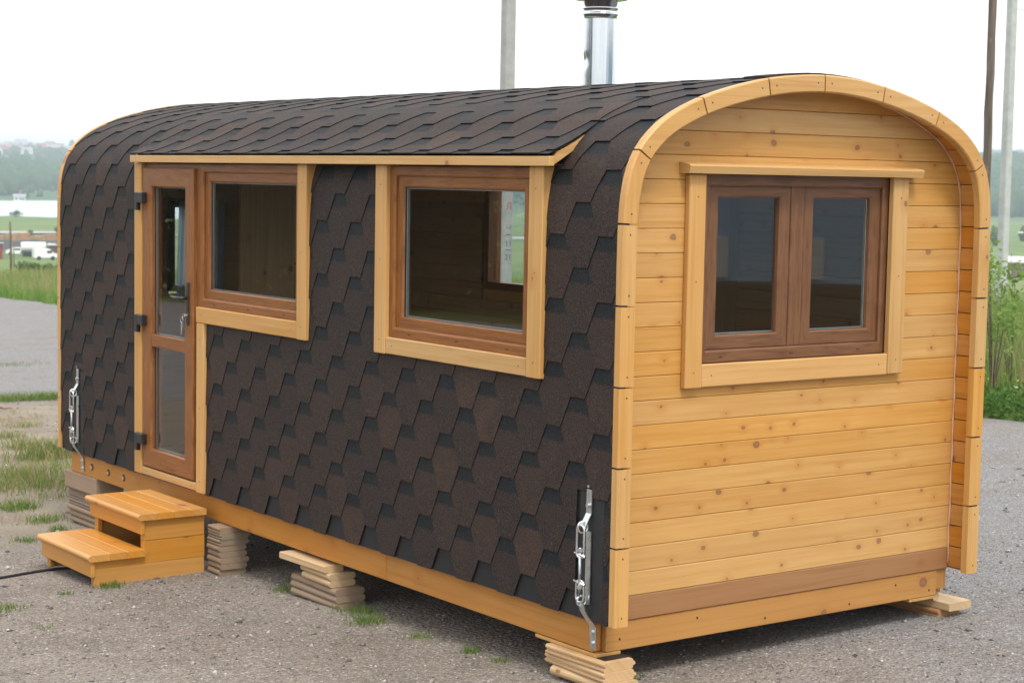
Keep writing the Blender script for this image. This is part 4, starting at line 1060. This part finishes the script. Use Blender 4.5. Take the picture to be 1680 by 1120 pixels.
def shrub(name, label, cat, base, height, radius, n, size, seed, group=None, mat=None, lobes=7, stem=True, stem_k=.012):
    r = np.random.default_rng(seed); bx, by, bz = base
    root = empty(name, base, label, cat, group)
    cs = []; sps = []
    for i in range(lobes):
        a = r.uniform(0, 6.28); q = r.uniform(0, .65)*radius; cs.append((bx+q*math.cos(a), by+q*math.sin(a), bz+height*r.uniform(.35, .82))); s = r.uniform(.3, .5); sps.append((radius*s, radius*s, height*s*.55))
    v, f = leaves(cs, n, np.array(sps), size, seed+1); o = link('crown', fast_mesh('crown', v, f, mat or m_leaf), root)
    if stem:
        g_ = G()
        for c in cs: g_.tube([(bx, by, bz-.02), (bx*.6+c[0]*.4, by*.6+c[1]*.4, bz+(c[2]-bz)*.5), c], [height*stem_k, height*stem_k*.7, height*stem_k*.35], 6)
        g_.make('trunk', bark_m, root, True)
    return root
bark_m = plain('bark', (.12, .09, .065), .9, 0, .2, 20, .3)
def bg(px, u):
    a = math.atan((px-840)/3026.7)+YAW; x, y = CAM.x+u*math.sin(a), CAM.y+u*math.cos(a); return x, y, float(terrain(x, y))
m_sap = leafmat('sapling_leaf', [(.3, (.10, .19, .035)), (.5, (.18, .29, .065)), (.7, (.27, .36, .12))], 2.5, .45)
shrub('young_tree', 'young leafy sapling in front of the pale concrete pole', 'sapling', bg(1634, 20.2), 1.8, .5, 460, .036, 51, mat=m_sap, lobes=11, stem_k=.005)
shrub('young_tree', 'small sapling with sparse leaves at the right edge of the picture', 'sapling', bg(1664, 21.0), 1.6, .5, 360, .034, 52, mat=m_sap, lobes=8, stem_k=.0045)
m_bush = leafmat('bush_leaf', [(.3, (.05, .10, .030)), (.5, (.09, .16, .045)), (.7, (.15, .22, .075))], .8)
shrub('bush', 'rounded green bush in the meadow left of the cabin', 'bush', bg(58, 128), 1.5, 1.35, 3000, .10, 61, mat=m_bush, lobes=12)
for i, (px, u, h, rd, lb) in enumerate([(20, 150, .9, .8, 'low green bush beside the meadow post'), (47, 432, 2.0, 1.7, 'dark bush standing beside the far road'), (52, 350, 2.0, 1.6, 'green bush before the far dark fence'), (91, 440, 2.4, 1.6, 'dark bush by the far road close to the cabin edge'), (24, 655, 3.0, 2.6, 'small bush on the near bank of the pale river')]):
    shrub('bush', lb, 'bush', bg(px, u), h, rd, 700, .09+.05*rd, 70+i*3, mat=m_bush, lobes=8)

# ------------------------------------------------------------------ far background on both sides
white = plain('white_render', (.72, .73, .72), .8); whitep = plain('white_paint', (.75, .76, .76), .45); redroof = plain('red_roof', (.30, .07, .05), .8); greyroof = plain('grey_roof', (.30, .31, .33), .8); dark_w = plain('dark_window', (.03, .035, .045), .3)
fence_m = plain('fence_boards', (.13, .135, .15), .9, 0, .2, 3, .25); timber_m = plain('stacked_timber', (.33, .19, .10), .9, 0, .2, 2, .3); tyre = plain('tyre', (.02, .02, .02), .9)
def rz(x, y, z, a): return Matrix.Translation((x, y, z)) @ Matrix.Rotation(a, 4, 'Z')
def facing(px): return -(math.atan((px-840)/3026.7)+YAW)        # local x runs across the view
def house(px, u, w_, d_, h_, label, group=None, roof=None, wall=None, turn=0.0):
    x, y, z = bg(px, u); Mx = rz(x, y, z-.3, facing(px)+turn); root = empty('house', (x, y, z-.3), label, 'house', group)
    G().box(-w_/2, w_/2, -d_/2, d_/2, 0, h_, .02).move(Mx).make('wall', wall or white, root)
    v, f = extrude([(-d_/2-.4, h_), (d_/2+.4, h_), (0, h_+d_*.38)], 0, -w_/2-.4, w_/2+.4); G().add(v, f).move(Mx).make('roof', roof or greyroof, root)
    for k in (-.28, .08, .32): G().box(w_*k-.5, w_*k+.5, -d_/2-.06, -d_/2+.05, h_*.35, h_*.75, .01).move(Mx).make('window', dark_w, root)
r = random.Random(5)
for i in range(44):
    px = -90+i*5.2+r.uniform(-3, 3); house(px, r.uniform(1980, 2420), r.uniform(8, 15), r.uniform(7, 9), r.uniform(3.5, 7), 'small pale house far away on the hazy hilltop', 'houses on the far hilltop', r.choice([greyroof, redroof, greyroof]), r.choice([white, plain('beige_wall_%d' % i, (.5, .46, .42), .8)]), r.uniform(-.6, .6))
for px, u, w_, d_, h_, rf, lb in [(52, 1350, 22, 10, 5, plain('pale_red_roof', (.38, .22, .2), .8), 'white building with a red roof at the foot of the far hill'), (3, 1400, 16, 9, 5, greyroof, 'grey-roofed white building below the far hill by the picture edge'), (85, 1450, 12, 8, 4.5, greyroof, 'little white house at the foot of the far hill next to the cabin edge'), (35, 1150, 6, 4, 1.8, redroof, 'tiny red-roofed hut on the far river flat'), (30, 1030, 6, 4, 2.6, greyroof, 'tiny pale hut on the far bank of the river')]: house(px, u, w_, d_, h_, lb, None, rf)
# river: broad water across the valley floor
V = []; rr_ = np.random.default_rng(77)
for i, px in enumerate(np.linspace(-1100, 760, 120)):
    for u in (672+7*math.sin(i*.9)+4*math.sin(i*2.3), 1010+12*math.sin(i*.6)): q = bg(px, u); V.append((q[0], q[1], -14.75))
def water():
    k = M('river_water'); p = k.n('NewGeometry').outputs['Position']; return k.bsdf(col=(.42, .47, .50), rough=.42, spec=.6, normal=k.bump(k.noise(p, .6, 3), .3, .3))
o = mk('river', V, [[2*i, 2*i+1, 2*i+3, 2*i+2] for i in range(119)], water(), recalc=False); o['kind'] = 'structure'
x, y, z = bg(60, 345); Mx = rz(x, y, z-.2, facing(60)); fe = empty('fence', (x, y, z-.2), 'long dark board fence across the valley behind the trucks', 'fence')
for k in range(-14, 12): G().box(k*1.5, k*1.5+1.46, -.04, .04, 0, 2.15+.12*((k*7) % 3-1), .01).move(Mx).make('fence_panel', fence_m, fe)
x, y, z = bg(70, 356); Mx = rz(x, y, z, facing(70)); tp = empty('timber_pile', (x, y, z), 'long pile of reddish timber showing above the dark fence', 'timber pile')
for k in range(-7, 6): G().box(k*2.4, k*2.4+2.3, -1.2, 1.2, 0, 2.75+.3*math.sin(k*2.1), .05).move(Mx).make('timber_bundle', timber_m, tp)
def wheels(root, Mx, xs, y_, rad):
    for q in xs:
        st = G(); st.tube([(q, y_, rad), (q, y_+.28, rad)], rad, 14); st.move(Mx).make('wheel', tyre, root)
x, y, z = bg(56, 322); Mx = rz(x, y, z, facing(56)); tk = empty('tanker_truck', (x, y, z), 'white tanker truck parked by the far dark fence', 'truck')
G().add(*tube([(-2.4, 0, 1.75), (-2.3, 0, 1.75), (1.6, 0, 1.75), (1.7, 0, 1.75)], [.6, .82, .82, .6], 18)).move(Mx).make('tank', whitep, tk, True)
G().box(-2.5, 3.4, -.5, .5, .65, .9, .03).move(Mx).make('chassis', tyre, tk)
cab_p = [(1.95, .6), (3.5, .6), (3.5, 1.35), (3.25, 2.25), (1.95, 2.35)]; G().add(*extrude([(p[0], p[1]) for p in cab_p], 1, -1.0, 1.0)).move(Mx).make('cab', whitep, tk); G().box(2.3, 3.1, -1.03, -.98, 1.45, 2.05, .02).move(Mx).make('side_window', dark_w, tk); wheels(tk, Mx, (-1.7, -.8, 2.7), -1.0, .48)
x, y, z = bg(71, 296); Mx = rz(x, y, z, facing(71)+.25); vn = empty('van', (x, y, z), 'white van standing in front of the tanker truck', 'van')
G().add(*extrude([(-1.8, .4), (1.7, .4), (1.75, 1.0), (1.2, 1.15), (.6, 1.75), (-1.8, 1.8)], 1, -.8, .8)).move(Mx).make('body', whitep, vn); G().box(.15, .95, -.83, -.78, 1.08, 1.5, .02).move(Mx).make('side_window', dark_w, vn); wheels(vn, Mx, (-1.1, 1.05), -.82, .33)
x, y, z = bg(26, 330); Mx = rz(x, y, z, facing(26)); cr_ = empty('parked_car', (x, y, z), 'white car parked left of the tanker truck', 'car')
G().add(*extrude([(-1.9, .35), (1.9, .35), (1.95, .75), (1.1, .9), (.6, 1.35), (-.8, 1.38), (-1.5, .95), (-1.95, .85)], 1, -.8, .8)).move(Mx).make('body', whitep, cr_); G().box(-.7, .5, -.83, -.79, .95, 1.25, .02).move(Mx).make('side_window', dark_w, cr_); wheels(cr_, Mx, (-1.2, 1.2), -.82, .32)
x, y, z = bg(90, 318); Mx = rz(x, y, z, facing(90)); sh = empty('shed', (x, y, z), 'dark brown shed right behind the tanker truck', 'shed'); G().box(-1.4, 1.6, -1, 1, 0, 2.1, .03).move(Mx).make('wall', plain('shed_brown', (.10, .06, .05), .9), sh); G().box(-1.6, 1.8, -1.2, 1.2, 2.1, 2.25, .02).move(Mx).make('roof', greyroof, sh)
x, y, z = bg(-9, 300); Mx = rz(x, y, z, facing(0)); sh = empty('shed', (x, y, z), 'dark red shed cut off by the left picture edge', 'shed'); G().box(-1.2, 1.0, -1, 1, 0, 2.4, .03).move(Mx).make('wall', plain('shed_red', (.22, .03, .03), .9), sh); G().box(-1.4, 1.2, -1.2, 1.2, 2.4, 2.55, .02).move(Mx).make('roof', greyroof, sh)
for px, u, h, lb in [(15, 112, 3.5, 'thin grey post standing in the meadow left of the cabin'), (20, 250, 3.2, 'short dark post behind the thin meadow post')]:
    x, y, z = bg(px, u); tag(G().tube([(x, y, z-.2), (x+.02, y, z+h*.5), (x-.03, y, z+h)], [.075, .07, .06], 8).make('post', bark_m, None, True), lb, 'post')
# far road strip
V = []; 
for px in np.linspace(-160, 900, 90): 
    for u in (452, 466): x, y, z = bg(px, u); V.append((x, y, z+.25))
o = mk('road', V, [[2*i, 2*i+1, 2*i+3, 2*i+2] for i in range(89)], plain('pale_road', (.34, .33, .31), .9), recalc=False); o['kind'] = 'structure'
# right side: low shed with a white roof, street lamp
x, y, z = bg(1676, 300); Mx = rz(x, y, z, facing(1676)); sh = empty('shed', (x, y, z), 'long brown shed with a white roof at the right picture edge', 'shed'); G().box(-2.6, 6, -2, 2, 0, 2.3, .05).move(Mx).make('wall', plain('shed_wall', (.16, .10, .08), .9), sh); G().add(*extrude([(-2.3, 2.3), (2.3, 2.3), (2.3, 2.6), (0, 3.2), (-2.3, 2.6)], 0, -2.9, 6.3)).move(Mx).make('roof', white, sh)
x, y, z = bg(1656, 260); Mx = rz(x, y, z, facing(1656)); la = empty('street_lamp', (x, y, z), 'slender grey street lamp beyond the right poles', 'street lamp'); G().tube([(0, 0, 0), (0, 0, 6.2)], [.09, .06], 8).tube([(0, 0, 6.2), (.9, 0, 6.9)], .05, 8).move(Mx).make('pole', greyroof, la); G().box(.75, 1.45, -.14, .14, 6.85, 7.05, .03).move(Mx).make('lamp_head', white, la)

# woods on the hills: low leafy lumps
def blobs(n, px0, px1, u0, u1, s0, s1, seed, mask):
    r = np.random.default_rng(seed); px = r.uniform(px0, px1, n); u = np.sqrt(r.uniform(u0**2, u1**2, n)); a = np.arctan((px-840)/3026.7)+YAW
    x, y = CAM.x+u*np.sin(a), CAM.y+u*np.cos(a); keep = lump(x, y, 130, seed*.37)+r.normal(size=n)*.35 > mask; x, y = x[keep], y[keep]; m_ = len(x)
    t = (1+5**.5)/2; ic = np.array([[-1, t, 0], [1, t, 0], [-1, -t, 0], [1, -t, 0], [0, -1, t], [0, 1, t], [0, -1, -t], [0, 1, -t], [t, 0, -1], [t, 0, 1], [-t, 0, -1], [-t, 0, 1]])/1.9
    fi = np.array([[0, 11, 5], [0, 5, 1], [0, 1, 7], [0, 7, 10], [0, 10, 11], [1, 5, 9], [5, 11, 4], [11, 10, 2], [10, 7, 6], [7, 1, 8], [3, 9, 4], [3, 4, 2], [3, 2, 6], [3, 6, 8], [3, 8, 9], [4, 9, 5], [2, 4, 11], [6, 2, 10], [8, 6, 7], [9, 8, 1]])
    s = r.uniform(s0, s1, m_); v = ic[None]*s[:, None, None]*r.uniform(.7, 1.25, (m_, 12, 1))*np.array([.8, .8, 1.25]); v = v+np.stack([x, y, terrain(x, y)+s*.8], 1)[:, None]
    return v.reshape(-1, 3), (fi[None]+12*np.arange(m_)[:, None, None]).reshape(-1, 3)
m_wood = leafmat('far_wood', [(.3, (.022, .052, .020)), (.5, (.042, .082, .028)), (.72, (.08, .125, .045))], .012, .1)
def mirror_belt(seed):  # unseen tree belt, added so the side panes mirror something dark
    r = np.random.default_rng(seed); n = 260; y = r.uniform(4, 78, n); x = -27-r.uniform(0, 7, n); s = r.uniform(1.6, 3.0, n); z = terrain(x, y)+r.uniform(.5, 7.5, n)
    c = np.stack([x, y, z], 1); return leaves(c, 30000, np.stack([s, s, s], 1), .32, seed+1)
v, f = mirror_belt(91); o = link('far_wood', fast_mesh('far_wood', v, f, leafmat('dark_belt_leaf', [(.3, (.010, .018, .011)), (.6, (.022, .034, .020)), (.8, (.035, .05, .03))], .4, .1))); tag(o, 'added dark tree belt out of view, darkening the side window reflections', 'woods', kind='stuff')
# blue block added out of view to give the end window its reflection
gx, gy = 9.2, -8.6; gz = float(plane(gx, gy)); Mx = rz(gx, gy, gz, math.radians(225)); ga = empty('reflection_block', (gx, gy, gz), 'added blue block out of view, mirrored in the end window', 'reflection_block')
G().box(-7, 7, -.06, 5.06, -.2, .66, .02).move(Mx).make('plinth', plain('reflected_dark', (.07, .065, .06), .9), ga); G().box(-7, 7, 0, 5, .66, 3.3, .03).move(Mx).make('wall', plain('reflected_blue', (.36, .54, .70), .5), ga); G().add(*extrude([(-.3, 3.3), (5.3, 3.3), (5.3, 3.45), (2.5, 4.0), (-.3, 3.45)], 0, -7.3, 7.3)).move(Mx).make('roof', greyroof, ga)  # blue above dark, toned for what the end panes should mirror
for q in (-4.6, -.86, .19, 3.2): G().box(q, q+.30, -.05, .02, .72, 1.18, .01).move(Mx).make('window', white, ga)  # pale panels added where the end panes need light shapes
pa = [(*blobs(5200, -500, 500, 1060, 2000, 3.5, 7.5, 3, .25), 0), (*blobs(900, -500, 500, 2000, 2600, 2.5, 4.5, 12, .25), 0), (*blobs(1100, -500, 500, 1030, 1250, 2, 4, 5, .25), 0), (*blobs(5200, 1250, 2200, 1050, 1750, 4, 8, 7, -.15), 0), (*blobs(3000, 480, 1260, 1150, 2200, 3.5, 7.5, 13, .0), 0), (*blobs(1500, 1250, 2200, 2300, 3300, 6, 10, 8, -.2), 0), (*blobs(200, 1250, 2200, 500, 640, 2, 4, 9, .4), 0)]
v, f, fm = join(pa); o = link('far_wood', fast_mesh('far_wood', v, f, m_wood, True)); tag(o, 'hazy green woods covering the far hills', 'woods', kind='stuff')

# ------------------------------------------------------------------ the air
k = M('haze_air'); pv = k.n('VolumePrincipled', {'Color': (.80, .935, 1.0, 1), 'Density': HAZE, 'Anisotropy': .1}); k.t.links.new(pv.outputs[0], k.out.inputs['Volume'])
v, f = [(sx*5400-5, sy*5400-6, z) for z in (-21, 62) for sx, sy in ((-1, -1), (1, -1), (1, 1), (-1, 1))], [[0, 3, 2, 1], [4, 5, 6, 7], [0, 1, 5, 4], [1, 2, 6, 5], [2, 3, 7, 6], [3, 0, 4, 7]]
o = link('haze', mesh_of('haze', v, f, k.mat)); o['kind'] = 'stuff'; o['label'] = 'pale bluish haze in the air over the valley'; o['category'] = 'haze'
